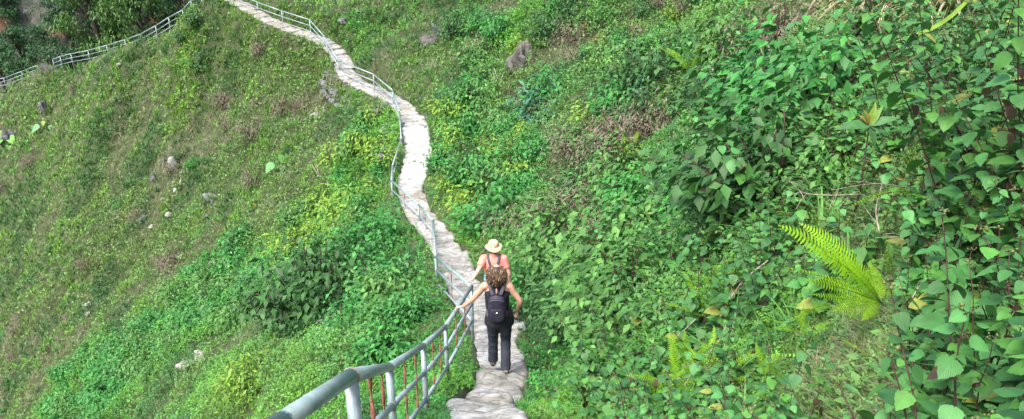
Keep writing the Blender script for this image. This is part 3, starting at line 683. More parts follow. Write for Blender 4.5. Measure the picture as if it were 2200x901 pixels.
# ------------------------------------------------------------------ broad-leaved shrubs of the right bank
TL = tmpl_leaf()
def bud_cluster(bag, p, rs, n=9, s=.006, c=(.09, .11, .035)):
    for _ in range(n):
        q = p + np.array([rs.uniform(-1, 1), rs.uniform(-1, 1), rs.uniform(0, 1)]) * .016
        V = np.array([[1, 0, 0], [-1, 0, 0], [0, 1, 0], [0, -1, 0], [0, 0, 1], [0, 0, -1]]) * s * rs.uniform(.5, 1.1) + q
        T = np.array([[0, 2, 4], [2, 1, 4], [1, 3, 4], [3, 0, 4], [2, 0, 5], [1, 2, 5], [3, 1, 5], [0, 3, 5]]); bag.add(V, None, T, np.array(c) * rs.uniform(.6, 1.5))
def make_shrub(seed, stems=3, hgt=.7, leaf=.072, dead=.05, sparse=1.0, name='leafy_shrub', tone=1.0, T=None, low=.22):
    rs = random.Random(seed); T = T or TL; root = empty(name, (0, 0, 0))
    stem = Bag(); leaves = Bag()
    for s in range(stems):
        az = rs.uniform(0, 6.283); lean = rs.uniform(.05, .55); H = hgt * rs.uniform(.65, 1.1); n = 8
        b0 = np.array([rs.uniform(-.07, .07), rs.uniform(-.07, .07), -.06]); pts = []
        for i in range(n + 1):
            t = i / n; pts.append(b0 + np.array([math.cos(az) * lean * H * t ** 1.4, math.sin(az) * lean * H * t ** 1.4, H * t]) + np.array([rs.uniform(-.006, .006), rs.uniform(-.006, .006), 0]))
        pts = np.array(pts); stem.add(*tube(pts, np.linspace(.0042, .0014, n + 1), 5))
        nodes = int(H / .075 * sparse) + 2
        for k in range(nodes):
            t = low + (1 - low) * k / (nodes - 1); p = np.array([np.interp(t * n, range(n + 1), pts[:, c]) for c in range(3)])
            phi = az + k * 1.571 + rs.uniform(-.3, .3); ls = leaf * (1.12 - .75 * max(0, t - .45) / .55) * rs.uniform(.72, 1.15)
            if t < .4: ls *= .9
            for sd in (0, math.pi):
                if rs.random() < .12 + (.3 if t < .4 else 0): continue
                a = phi + sd; pl = ls * rs.uniform(.25, .55); up = rs.uniform(.1, .55)
                q = p + np.array([math.cos(a) * math.cos(up), math.sin(a) * math.cos(up), math.sin(up)]) * pl
                stem.add(*tube([p, (p + q) / 2 + [0, 0, .004], q], [.0013, .001, .0009], 4, False))
                isd = rs.random() < dead and t < .8
                tilt = rs.uniform(-.75, .1) if not isd else rs.uniform(-1.5, -.9)
                M = rotm(np.array([a - math.pi / 2]), np.array([tilt]), np.array([rs.uniform(-.35, .35)]))[0]
                base = (np.array([.055, .185, .045]) if rs.random() < .65 else np.array([.072, .22, .035])) * tone
                if rs.random() < .012: base = np.array([.19, .22, .04])
                if isd: base = np.array([.075, .048, .030]) * rs.uniform(.5, 1.3); ls *= .7
                c = base * rs.uniform(.72, 1.25); leaves.add((T[0] * ls) @ M.T + q, T[1], None, c, T[2])
                if rs.random() < .35:   # small axillary leaves
                    M = rotm(np.array([a + rs.uniform(-1, 1)]), np.array([rs.uniform(-.3, .5)]))[0]; leaves.add((TL[0] * ls * .42) @ M.T + p + [0, 0, .008], TL[1], None, c * 1.15, TL[2])
        bud_cluster(leaves, pts[-1], rs)
    link('stems', stem.mesh('stems', M_stem), root); link('leaves', leaves.mesh('leaves', M_leafb), root)
    return root
SHRUB_LABEL = 'knee-high shrub of heart-shaped grey-green leaves on thin dark stems on the right bank'
SG = 'heart-leaved shrubs on the right bank'
protos = [make_shrub(40 + i, stems=3 + i % 2, hgt=.62 + .1 * (i % 3), leaf=.070 + .010 * (i % 4), sparse=1.1 + .15 * (i % 2), tone=(1, .8, 1.15, .95)[i % 4], dead=.04 + .05 * (i % 3)) for i in range(9)]
for p_ in protos: tag(p_, SHRUB_LABEL, 'shrub', SG)
used = set()
def shrub_zone(x, y):
    th = np.degrees(np.arctan2(x, y)); r = np.hypot(x, y)
    return (x > .55) & (th > 8 + 6 * np.clip((r - 6) / 4, 0, 1) + 6 * vnoise(r, r * 0, 3))
x, y = scatter(3000, th=(5, 41), r=(1.4, 13.5), keep=shrub_zone, edge=.35)
chosen = []
def infront(a, b, H=.6):
    "would this plant stand over the big fern, the single fronds, the rosette sapling or the brown gaps?"
    for t in (.25, .5, .75, 1.0, 1.15):
        g = float(gh(a, b)) + H * t; zc = b * cp - g * sp
        u = CU + F * a / zc; v = CV - F * (b * sp + g * cp) / zc; m = F * .15 / zc
        if zc < 4.8 and 1665 - m < u < 1930 + m * .6 and 475 - m < v < 690 + m * .6: return True
        if zc < 4.8 and 1830 - m < u < 1950 + m and 395 - m < v < 470: return True
        if zc < 2.6 and 1690 < u < 1990 and v > 640: return True
        if zc < 6.1 and 1785 < u < 1930 and 195 < v < 300: return True
        if zc < 3.4 and 1630 < u < 1700 and 780 < v < 830: return True
    return False
# gaps where the ferns, dry grass and brush show
GAPS = [(1800, 560, .55), (1560, 520, .6), (1450, 720, .6), (1520, 830, .5), (1890, 440, .35), (1680, 90, 2.2), (1860, 60, 1.6), (1870, 690, .22), (1560, 100, 3), (1480, 160, 2.0), (1600, 640, .25), (1330, 560, .8)]
GP = [(hit(u, v)[0], rad) for u, v, rad in GAPS]
for a, b in zip(x, y):
    r = math.hypot(a, b); dmin = .072 * r ** .6 * (1.0 if r < 7 else 1.25)
    if infront(a, b): continue
    if any((a - g[0]) ** 2 + (b - g[1]) ** 2 < rad ** 2 for g, rad in GP): continue
    if any((a - c[0]) ** 2 + (b - c[1]) ** 2 < dmin ** 2 for c in chosen): continue
    chosen.append((a, b))
    if len(chosen) >= 290: break
print('shrubs', len(chosen))
TLn = tmpl_leaf(9, .17, .3, .3, .01, 0.0)
tall = [make_shrub(140 + i, stems=4, hgt=1.2 + .15 * i, leaf=.078, dead=.05, sparse=1.1, tone=.9, low=.3, name='tall_shrub') for i in range(3)]
for p_ in tall: tag(p_, 'chest-high shrub with heart-shaped leaves on bare dark stems at the right edge of the bank', 'shrub', 'tall shrubs at the right edge')
lanced = [make_shrub(160 + i, stems=3, hgt=.6, leaf=.13, dead=.05, sparse=.8, tone=.9, T=TLn, name='narrow_leaved_shrub') for i in range(2)]
for p_ in lanced: tag(p_, 'shrub with narrow pointed leaves growing among the heart-leaved shrubs of the right bank', 'shrub', 'narrow-leaved shrubs of the right bank')
rs = random.Random(78)
for k in range(60):
    th = R(rs.uniform(29.5, 42)); r = rs.uniform(3.3, 8.5); a, b = r * math.sin(th), r * math.cos(th)
    if infront(a, b, 1.4): continue
    place(tall[k % 3], used, (a, b, float(gh(a, b)) - .02), rs.uniform(0, 6.28), rs.uniform(.8, 1.15), tilt=(rs.uniform(-.1, .25), rs.uniform(-.35, .0)))
rs = random.Random(77)
for k, (a, b) in enumerate(chosen):
    if k % 8 == 3:
        place(lanced[(k // 8) % 2], used, (a, b, float(gh(a, b)) - .01), rs.uniform(0, 6.28), rs.uniform(.8, 1.2), tilt=(rs.uniform(-.15, .15), rs.uniform(-.25, .05))); continue
    r = math.hypot(a, b); s = rs.uniform(.75, 1.12) * (1.0 + .5 * min(max((r - 4) / 4, 0), 1))
    place(protos[k % len(protos)], used, (a, b, float(gh(a, b)) - .01), rs.uniform(0, 6.28), s, tilt=(rs.uniform(-.15, .15), rs.uniform(-.25, .05)))

# ------------------------------------------------------------------ ferns
def frond(bag, stem, P0, P1, arch, width, npn=30, c=(.17, .33, .02), rs=random, droop=.25, up=np.array([0, 0, 1.])):
    """a once-divided frond from P0 to P1, bowed by the vector arch"""
    P0 = np.array(P0, float); P1 = np.array(P1, float); C = (P0 + P1) / 2 + np.array(arch, float)
    Pt = lambda t: (1 - t) ** 2 * P0 + 2 * t * (1 - t) * C + t * t * P1
    Dt = lambda t: 2 * (1 - t) * (C - P0) + 2 * t * (P1 - C)
    L = np.linalg.norm(P1 - P0)
    stem.add(*tube([Pt(t) for t in np.linspace(0, 1, 12)], np.linspace(.0020, .0006, 12) * max(L / .5, .6), 5), c=np.array(c) * .75)
    for i in range(npn):
        t = .12 + .87 * i / (npn - 1); p = Pt(t); d = Dt(t); d /= np.linalg.norm(d); s = np.cross(d, up); s /= np.linalg.norm(s) + 1e-9; nrm = np.cross(s, d)
        pr = min(1, (t - .05) / .3) ** .7 * (1 - max(0, (t - .45) / .56) ** 1.5) ; pl = width * max(pr, .05) * rs.uniform(.92, 1.06)
        pw = L / npn * .5
        for sg in (-1, 1):
            e = s * sg * math.cos(.3) + d * math.sin(.3); cur = -nrm * droop
            a = p; m_ = p + e * pl * .5 + cur * pl * .12; b = p + e * pl + d * pl * .12 + cur * pl * .5
            V = [a - d * pw * .42, a + d * pw * .42, m_ + d * pw * .40, m_ - d * pw * .40, b + d * pw * .1, b - d * pw * .08]
            bag.add(V, [[0, 1, 2, 3], [3, 2, 4, 5]], None, np.array(c) * rs.uniform(.82, 1.18))
def make_fern(seed, n=7, L=.42, width=.05, name='fern', c=(.17, .33, .02), spread=(.3, 1.1)):
    rs = random.Random(seed); root = empty(name)
    for k in range(n):
        b = Bag(); st = Bag(); az = k * 6.283 / n + rs.uniform(-.5, .5); el = rs.uniform(*spread); l = L * rs.uniform(.6, 1.1)
        tip = np.array([math.cos(az) * math.cos(el), math.sin(az) * math.cos(el), math.sin(el)]) * l
        frond(b, b, (0, 0, 0), tip, (0, 0, l * .18), width * rs.uniform(.8, 1.1), 24, c, rs)
        link('frond', b.mesh('frond', M_fern), root)
    return root
# the big one
fb = at(1893, 652, 4.0); root = empty('fern', fb - [0, 0, .03]); rs = random.Random(3)
tag(root, 'large bright yellow-green fern with long feathery fronds reaching left over the shrubs', 'fern')
for (u, v, z, w_, ar) in [(1672, 484, 3.65, .088, .09), (1716, 479, 3.95, .075, .10), (1684, 574, 3.45, .022, .05), (1742, 632, 3.55, .035, -.0), (1790, 668, 3.55, .085, .03), (1815, 560, 3.7, .07, .04), (1735, 530, 3.6, .07, .07), (1725, 600, 3.4, .05, .03), (1868, 560, 4.2, .06, .02), (1935, 612, 3.9, .05, .04), (1850, 690, 3.7, .05, .05)]:
    b = Bag(); frond(b, b, (0, 0, .03), at(u, v, z) - fb + [0, 0, .03], (0, -.05, ar + .02), w_ * .9, 30, (.30, .58, .02), rs, .2, up=np.array([.15, -.75, .65])); link('frond', b.mesh('frond', M_fern), root)
def single_frond(p0, p1, arch, w_, label, c=(.19, .36, .03), up=np.array([0, -.7, .7])):
    p0 = np.array(p0); root = empty('fern', p0); b = Bag(); frond(b, b, (0, 0, 0), np.array(p1) - p0, arch, w_, 30, c, random.Random(5), .2, up=up); link('frond', b.mesh('frond', M_fern), root); tag(root, label, 'fern')
single_frond(at(2000, 425, 4.6), at(1817, 450, 4.2), (0, 0, .13), .028, 'single narrow fern frond arching over the dead twigs above the large fern')
single_frond(at(1908, 600, 4.3), at(1902, 487, 4.15), (.02, 0, 0), .022, 'upright narrow fern frond standing just right of the large fern')
single_frond(at(1795, 655, 3.6), at(1700, 692, 3.3), (0, 0, .05), .022, 'thin fern frond pointing down left beneath the large fern')
single_frond(at(1990, 640, 3.7), at(1890, 632, 3.6), (0, 0, .02), .02, 'curled scalloped frond lying right of the base of the large fern')
single_frond(at(1690, 822, 3.3), at(1627, 783, 3.15), (0, 0, .03), .026, 'short fern frond with tip up among shrubs below the large fern')
fp = [make_fern(60 + i, 6 + i, .42, .048, c=((.22, .44, .02) if i != 1 else (.28, .48, .02)), spread=((.3, 1.2) if i else (.7, 1.35))) for i in range(4)]
for p_ in fp: tag(p_, 'x', 'fern')
FL = [(1262, 735, 2.0, 'yellow-green fern clump with upright fronds in the green carpet right of the black-clad walker'), (1290, 690, 1.5, 'smaller fern with upright fronds right behind the fern clump beside the path'),
      (1345, 645, 1.0, 'low arching fern in the leaf carpet at mid height of the right bank'), (1450, 850, 1.0, 'arching fern beside the bare soil patch at the foot of the bank'), (1478, 828, 1.2, 'small upright fern touching the arching fern by the bare soil'),
      (1535, 840, .9, 'low fern with flat spreading fronds right of the bare soil patch'), (1515, 700, 1.1, 'little fern in the grass left of the heart-leaved shrubs'), (1560, 650, 1.0, 'small fern under a dead twig in the middle of the bank'),
      (1640, 830, .6, 'small lime fern between two dark shrub stems near the bottom edge'), (1350, 345, 1.6, 'bright fern tuft high on the bank below the dark bush'), (1720, 740, .5, 'small shaded fern under the shrubs below the large fern'), (1480, 160, 2.6, 'loose bright fern tuft right of the dark bush high on the bank'),
      (1410, 880, .9, 'fern at the bottom edge of the photo left of the bare soil'), (1890, 730, .45, 'tiny fern in the brown gap under the large fern')]
usedf = set(); rs = random.Random(8)
for k, (u, v, s, lab) in enumerate(FL):
    p, z = hit(u, v, .22); p[2] += .28 if z > 4 else .10; place(fp[k % 4], usedf, p, rs.uniform(0, 6), s, lab, 'small ferns on the right bank')

# ------------------------------------------------------------------ special plants
def lance_leaf(bag, p, d, up, L, w, c, edge=None):
    tv, tq, tu = tmpl_leaf(9, w, .25, .25, 0, 0)
    d = np.array(d, float); d /= np.linalg.norm(d); up = np.array(up, float); x = np.cross(d, up); x /= np.linalg.norm(x); zz = np.cross(x, d)
    M = np.stack([x, d, zz], 1); bag.add((tv * L) @ M.T + np.array(p), tq, None, c, tu)
p0 = at(1868, 268, 6.0); gz = float(gh(p0[0], p0[1])); root = empty('sapling', (p0[0], p0[1], gz)); b = Bag(); lv = Bag()
o0 = np.array([p0[0], p0[1], gz]); top = p0 - o0
b.add(*tube([[0, 0, -.05], top * .5 + [.02, 0, 0], top], [.009, .008, .005], 6)); link('stem', b.mesh('stem', M_stem), root)
for (dx, dz, dy, L, c) in [(-1, .12, -.3, .27, (.06, .17, .05)), (.9, .45, -.2, .22, (.06, .16, .05)), (.2, 1, .1, .17, (.16, .26, .03)), (-.35, .9, -.2, .14, (.26, .24, .04)), (.5, .9, .1, .17, (.10, .24, .03)), (.15, -.55, -.5, .18, (.05, .13, .04)), (-.5, .55, -.1, .12, (.28, .20, .05)), (.7, -.25, -.4, .16, (.06, .15, .05))]:
    lance_leaf(lv, top, (dx, dy, dz), (0, -.5, .8), L, .17, c)
link('leaves', lv.mesh('leaves', M_leafb), root); tag(root, 'sapling with a rosette of long pointed leaves, the youngest yellow-green, among the shrubs', 'sapling')
def taro(u, v, spec, label, lift):
    p, z = hit(u, v, lift); root = empty('taro_plant', p); lv = Bag(); st = Bag()
    for (dx, dy, dz, L, c) in spec:
        q = np.array([dx, dy, dz]); st.add(*tube([[0, 0, -.05], q * .6 + [0, 0, .1], q], [.02, .016, .012], 6), c=(.1, .22, .05)); tv, tq, tu = tmpl_leaf(11, .40, .25, .2, 0, .1)
        hd = np.array([dx, dy - .3, -.35]); hd /= np.linalg.norm(hd); xx = np.cross(hd, [0, -.5, .85]); xx /= np.linalg.norm(xx); M = np.stack([xx, hd, np.cross(xx, hd)], 1)
        lv.add((tv * L) @ M.T + q, tq, None, c, tu)
    link('stalks', st.mesh('stalks', M_fern), root); link('leaves', lv.mesh('leaves', M_leafb), root); tag(root, label, 'taro plant')
taro(603, 338, [(-.35, -.2, .25, .55, (.09, .27, .07)), (.42, -.1, .35, .5, (.07, .22, .05)), (0, .1, .55, .4, (.07, .22, .045)), (.1, -.3, .15, .35, (.06, .2, .045))], 'single taro with big pale green leaves in the middle of the brownish slope', .5)
taro(14, 300, [(-.3, -.1, .8, .9, (.12, .34, .05)), (.35, -.1, .9, .8, (.14, .36, .05)), (.3, -.2, .2, .6, (.11, .32, .05)), (-.1, 0, 1.3, .6, (.16, .38, .04))], 'bright green big-leaved taro at the far left edge of the slope', .6)
taro(95, 268, [(-.4, -.1, .3, .7, (.13, .30, .12)), (.5, -.1, .3, .6, (.12, .28, .1)), (0, 0, .6, .4, (.2, .3, .04))], 'pale spreading taro on the slope just right of the brightest one', .4)

# loose-twigged bushes with leaves
def make_bush(seed, c, c2, name='bush', leaf=.09, n=900, w=1.0, h=.8, kind='kite', dens=1.0, lw=.55):
    rs = np.random.default_rng(seed); root = empty(name); lv = Bag(); st = Bag()
    nb = 13; tips = []
    for k in range(nb):
        az = rs.uniform(0, 6.283); rad = w * .5 * math.sqrt(rs.uniform(0, 1)) ; tz = h * rs.uniform(.45, 1.0) * (1 - .5 * (rad / (w * .5)) ** 2)
        tip = np.array([math.cos(az) * rad, math.sin(az) * rad, tz]); tips.append(tip)
        st.add(*tube([[0, 0, -.05], tip * .5 + np.array([rs.uniform(-.05, .05), rs.uniform(-.05, .05), .05]) * w, tip], [.014 * w, .009 * w, .004 * w], 5))
    tips = np.array(tips); m = int(n * dens)
    k = rs.integers(0, nb, m); t = rs.uniform(.25, 1.08, m)[:, None]; pos = tips[k] * t + rs.normal(0, .11 * w, (m, 3)) * np.array([1, 1, .75]); pos[:, 2] = np.maximum(pos[:, 2], .02)
    yaw = np.arctan2(pos[:, 1], pos[:, 0]) - math.pi / 2 + rs.normal(0, .8, m)
    M = rotm(yaw, rs.normal(-.45, .4, m), rs.normal(0, .4, m)); f = rs.random(m)[:, None] ** 1.4
    col = (np.array(c) * (1 - f) + np.array(c2) * f) * rs.uniform(.7, 1.25, m)[:, None]
    tv, _, tt = tmpl_rhomb(lw); lv.inst(tv, None, tt, pos, M, leaf * rs.uniform(.6, 1.2, m), col)
    link('stems', st.mesh('stems', M_stem), root); link('leaves', lv.mesh('leaves', M_leaf, False), root)
    return root
bd = [make_bush(i, (.030, .090, .022), (.050, .155, .030), leaf=.085, n=1200) for i in (1, 2)]
bf = [make_bush(i + 5, (.035, .16, .035), (.06, .27, .04), leaf=.10, n=1500) for i in (1, 2)]
bl = [make_bush(i + 9, (.13, .25, .03), (.20, .34, .03), leaf=.13, n=520, lw=.36) for i in (1, 2)]
bb = [make_bush(i + 12, (.035, .13, .075), (.06, .18, .10), leaf=.17, n=330, lw=.34) for i in (1, 2)]
bt = [make_bush(i + 15, (.15, .13, .08), (.23, .205, .14), leaf=.085, n=900, lw=.2) for i in (1, 2)]
for q in bd + bf + bl + bb + bt: tag(q, 'x', 'bush')
ub = set(); rs = random.Random(21)
BL = [(bd, 668, 590, 3.1, 'large dark tangled bush overhanging a hollow in the green slope left of the path'), (bd, 610, 640, 2.3, 'dark drooping bush at the lower left foot of the large tangled bush'), (bl, 640, 530, 1.8, 'lime fern-like bush on top of the large tangled dark bush'), (bd, 725, 590, 2.3, 'dark bush on the right side of the large tangled bush'),
      (bf, 785, 500, 1.9, 'rounded fresh green bush between the large dark bush and the path railing'), (bl, 690, 490, 1.6, 'tall lime green bush at the upper rim of the green band'), (bl, 760, 425, 1.7, 'lime bush a little left of the white stretch of path'), (bf, 850, 600, 1.5, 'leafy green bush directly left of the straight railing above the walkers'),
      (bl, 545, 800, 1.5, 'yellow-green leafy bush in the lower left above the thick handrail'), (bl, 500, 840, 1.1, 'small yellow-green bush left below its bigger twin above the handrail'), (bf, 420, 690, 1.4, 'deep green bush in the band left of the hollow'), (bd, 530, 660, 1.3, 'dark bush in the middle of the green band'),
      (bd, 428, 130, 1.9, 'tall dark bush standing on the upper left slope'), (bd, 418, 35, 1.8, 'dark bush beside the end of the rib railing near the crest'), (bd, 358, 98, .9, 'little dark bush alone below the rib railing'), (bd, 215, 620, 1.0, 'small dark bush alone on the lower left brownish slope') , (bf, 300, 60, .8, 'green shrub poking up in front of the rib railing'),
      (bd, 1180, 50, 2.2, 'dark broad bush on top of the rock outcrop at the upper middle'), (bd, 975, 45, 2.2, 'dark bush above the dark boulder at the top middle'), (bd, 1400, 130, 2.2, 'large dark bush with a shaded underside high on the right bank'), (bd, 1330, 180, 1.4, 'dark bush adjoining the large dark bush on its left'), (bd, 1010, 360, 1.5, 'dark green bush uphill of the flat grey rock by the white path'),
      (bl, 975, 240, 1.6, 'lime bush right of the upper bend of the path'), (bb, 1160, 225, 1.7, 'bluish green bush with fingered leaves in the middle of the right slope'), (bb, 1180, 170, 1.0, 'smaller bluish bush above the fingered one'), (bl, 1295, 130, 1.5, 'yellow-green sapling bush below the orange leaves'), (bl, 1250, 245, 1.2, 'yellow-green bush with hanging leaves right of the bluish bush'), (bb, 1395, 205, 1.0, 'bluish shrub at the lower right foot of the large dark bush'),
      (bt, 1090, 460, 1.4, 'bare brown scrub bush uphill of the walkers'), (bt, 1240, 400, 1.6, 'brown scrub bush in the middle of the right slope'), (bt, 1330, 300, 1.5, 'brown scrub bush below the two dark bushes'), (bt, 1220, 520, 1.1, 'brown scrub in the green slope right of the hat wearer'), (bf, 1120, 330, 1.5, 'fresh green bush among brown scrub at the centre of the right slope'),
      (bf, 1100, 610, 1.1, 'leafy green bush right beside the hat wearer'), (bl, 1130, 90, 1.4, 'lime fern-like bush right of the dark boulder at the top'), (bf, 1330, 80, 1.3, 'green bush at the top middle right of the orange leaves'), (bf, 1480, 100, 1.4, 'fresh green bush right of the large dark bush high on the bank'), (bt, 560, 100, 1.4, 'brown scrub bush below the upper stretch of path'),
      (bt, 480, 210, 1.5, 'brown scrub bush in the middle of the far slope'), (bt, 370, 350, 1.4, 'brown scrub around the pale rock debris on the far slope'), (bt, 720, 320, 1.4, 'brown scrub bush left of the railing at the bend'), (bt, 180, 560, 1.4, 'brown scrub bush at the lower left of the far slope'), (bf, 760, 290, 1.2, 'green bush below the rubble wall')]
for k, (pr, u, v, s, lab) in enumerate(BL):
    p, z = hit(u, v, .35 * s); p[2] -= .08
    place(pr[k % 2], ub, p, rs.uniform(0, 6), s * rs.uniform(.9, 1.05), lab, 'bushes on the slopes')

# feather grass hanging down from above the bank
def make_plume(seed, n=150, L=.75):
    rs = random.Random(seed); root = empty('pampas_clump'); b = Bag(); sh = Bag()
    for i in range(n):
        V, Q = blade(L * rs.uniform(.5, 1), .009, rs.uniform(.3, 1.0), rs.uniform(3.3, 6.0) + rs.uniform(-.5, .5), rs.uniform(1.0, 2.0), 7)
        m = rs.random(); b.add(V, Q, None, np.array([.28, .29, .12] if m < .5 else [.15, .22, .06]) * rs.uniform(.7, 1.3))
    for i in range(16):
        V, Q = blade(L * rs.uniform(.8, 1.25), .003, rs.uniform(.3, .9), rs.uniform(3.3, 5.6), rs.uniform(1.3, 2.0), 9); b.add(V, Q, None, (.3, .27, .16))
        P = (V[8::2] + V[9::2]) / 2; 
        for k_ in range(4):
            o_ = np.array([rs.uniform(-.012, .012) for _ in range(3)]); sh.add(*tube(P + o_, np.interp(np.linspace(0, 1, len(P)), [0, .3, .7, 1], [.001, .0035, .003, .0008]), 4), c=(.5, .43, .27))
    link('blades', b.mesh('blades', M_dry), root); link('seed_heads', sh.mesh('seed_heads', M_dry), root); return root
pg = [make_plume(5), make_plume(6)]
for q in pg: tag(q, 'x', 'grass clump')
ug = set()
for k, (u, v, s, lab) in enumerate([(1790, -5, 2.1, 'feather grass clump with pale hanging seed heads, leftmost of the row at the top edge'), (1850, -2, 2.0, 'pale feather grass clump second from the left along the top edge'), (1920, -5, 1.9, 'feather grass clump with long arching blades in the middle of the top row'), (1985, -2, 1.7, 'feather grass clump hanging at the top edge right of the middle one'), (2045, -6, 1.5, 'rightmost feather grass clump at the top edge behind shrub stems')]):
    p, z = hit(u, v, .5, zmin=4); place(pg[k % 2], ug, p + [0, 0, .25], rs.uniform(-.4, .4), s, lab, 'feather grass along the top of the bank')
# tall shoots with strap leaves
def make_strap(seed, c):
    rs = random.Random(seed); root = empty('strap_leaved_plant'); b = Bag()
    for i in range(16):
        V, Q = blade(rs.uniform(.3, .6), rs.uniform(.014, .024), rs.uniform(.2, .8), rs.uniform(0, 6.28), rs.uniform(.6, 1.7), 6); b.add(V, Q, None, np.array(c) * rs.uniform(.75, 1.25))
    link('blades', b.mesh('blades', M_leaf), root); return root
sg = [make_strap(3, (.07, .22, .045)), make_strap(4, (.10, .25, .05)), make_strap(5, (.06, .19, .05))]
for q in sg: tag(q, 'plant with long arching strap-shaped leaves among the shrubs of the right bank', 'plant', 'strap-leaved plants on the right bank')
us = set()
x, y = scatter(90, th=(8, 38), r=(2.2, 12), keep=lambda x, y: x > .7, edge=.4)
for k, (a, b_) in enumerate(zip(x, y)):
    if infront(a, b_, .5): continue
    place(sg[k % 3], us, (a, b_, float(gh(a, b_))), rs.uniform(0, 6), rs.uniform(.6, 1.1) * (1 if math.hypot(a, b_) < 6 else 1.2))

def blade_thing(pts, w, c, label):
    pts = smooth_poly(np.array(pts), 5); o3 = pts[0]; b = Bag(); n = len(pts); T = np.gradient(pts, axis=0); s_ = np.cross(T, [0, -.6, .8]); s_ /= np.linalg.norm(s_, axis=1)[:, None]; t = np.linspace(0, 1, n)
    ww = w * np.sin(np.pi * np.clip(t * .93 + .05, 0, 1)) ** .6; V = np.concatenate([np.stack([pts[i] - s_[i] * ww[i] - o3, pts[i] - o3 + [0, 0, -ww[i] * .35], pts[i] + s_[i] * ww[i] - o3]) for i in range(n)])
    Q = []
    for i in range(n - 1): a = i * 3; Q += [[a, a + 1, a + 4, a + 3], [a + 1, a + 2, a + 5, a + 4]]
    o = link('long_leaf', mesh_np('long_leaf', V, Q, None, M_leaf, np.broadcast_to(np.array(c), (len(V), 3)))); o.location = tuple(o3); tag(o, label, 'leaf blade')
blade_thing([at(2130, -60, 5.6), at(2060, 20, 5.3), at(2000, 62, 5.1), at(1925, 88, 4.9)], .014, (.17, .30, .03), 'long yellow-green arching leaf blade below the feather grass in the upper right')
0 and blade_thing([at(1830, 840, 3.0), at(1800, 812, 2.95), at(1765, 822, 2.85), at(1755, 845, 2.8)], .03, (.09, .27, .05), 'broad arching green blade between shrub stems near the bottom right')
rs = random.Random(33)
for side, cnt, th, lab in (('l', 34, (-37, -4), 'brown leafless scrub bush on the far slope left of the path'), ('r', 36, (2, 25), 'brown leafless scrub bush on the slope right of the path')):
    x, y = scatter(cnt, th=th, r=((24, 75) if side == 'l' else (13, 36)), keep=lambda x, y: (biome(x, y)[:, 0] > .38) & (gd(x, y) > 1.6))
    for k, (a, b_) in enumerate(zip(x, y)):
        o = place(bt[k % 2], ub, (a, b_, float(gh(a, b_)) - .12), rs.uniform(0, 6), rs.uniform(.9, 1.9), lab, 'brown scrub on the slopes ' + ('left' if side == 'l' else 'right') + ' of the path')
for side, cnt, th, lab in (('l', 14, (-37, -8), 'low dark green bush standing on the far slope left of the path'), ('r', 18, (3, 24), 'low dark green bush standing on the slope right of the path')):
    x, y = scatter(cnt, th=th, r=((24, 60) if side == 'l' else (9, 38)), keep=lambda x, y: (gd(x, y) > 1.6))
    for k, (a, b_) in enumerate(zip(x, y)):
        o = place((bd + bf)[k % 4], ub, (a, b_, float(gh(a, b_)) - .1), rs.uniform(0, 6), rs.uniform(.7, 1.3) * (1 if side == 'l' else .9), lab, 'dark bushes on the slopes ' + ('left' if side == 'l' else 'right') + ' of the path')

rs = random.Random(55)
def bushes(cnt, th, r, keep, kinds, sc, lab, grp, sink=.1):
    x, y = scatter(cnt * 5, th=th, r=r, keep=keep); done = []
    for a, b_ in zip(x, y):
        s_ = rs.uniform(*sc)
        if float(gd(a, b_)) < .5 + .42 * s_ or infront(a, b_, .7 * s_): continue
        if any((a - c) ** 2 + (b_ - d) ** 2 < (.33 * (s_ + e)) ** 2 for c, d, e in done): continue
        done.append((a, b_, s_)); place(kinds[len(done) % len(kinds)], ub, (a, b_, float(gh(a, b_)) - sink), rs.uniform(0, 6), s_, lab, grp)
        if len(done) >= cnt: break
FRESH = lambda lo, d0: (lambda x, y: (biome(x, y)[:, 1] > lo) & (gd(x, y) > d0))
bg2 = [make_bush(i + 25, (.055, .165, .035), (.105, .25, .045), leaf=.085, n=1500, w=1.0, h=.75) for i in (1, 2)]
for q in bg2: tag(q, 'x', 'bush')
bushes(85, (-36, -1.5), (11, 42), FRESH(.62, 1.0), bf + bg2 + [bf[0]], (1.0, 2.0), 'full fresh green bush in the green band below the path', 'fresh green bushes below the path')
bushes(60, (-3, 22), (8, 36), FRESH(.30, .95), bg2 + bf + bd, (1.0, 2.2), 'full green bush on the slope right of the path', 'green bushes right of the path')
bushes(34, (6, 24), (6.5, 13), FRESH(.30, 1.2), bg2, (.6, 1.1), 'small-leaved green bush between the path and the heart-leaved shrubs', 'small-leaved bushes on the bank')

bushes(26, (-24, 0), (18, 36), lambda x, y: (biome(x, y)[:, 2] > .6) & (biome(x, y)[:, 1] > .5), bl, (1.0, 1.8), 'lime green feathery bush in the green band below the path', 'lime bushes below the path')
bushes(14, (-3, 20), (12, 36), lambda x, y: (biome(x, y)[:, 2] > .35), bl, (.7, 1.3), 'lime green bush on the slope right of the path', 'lime bushes right of the path')
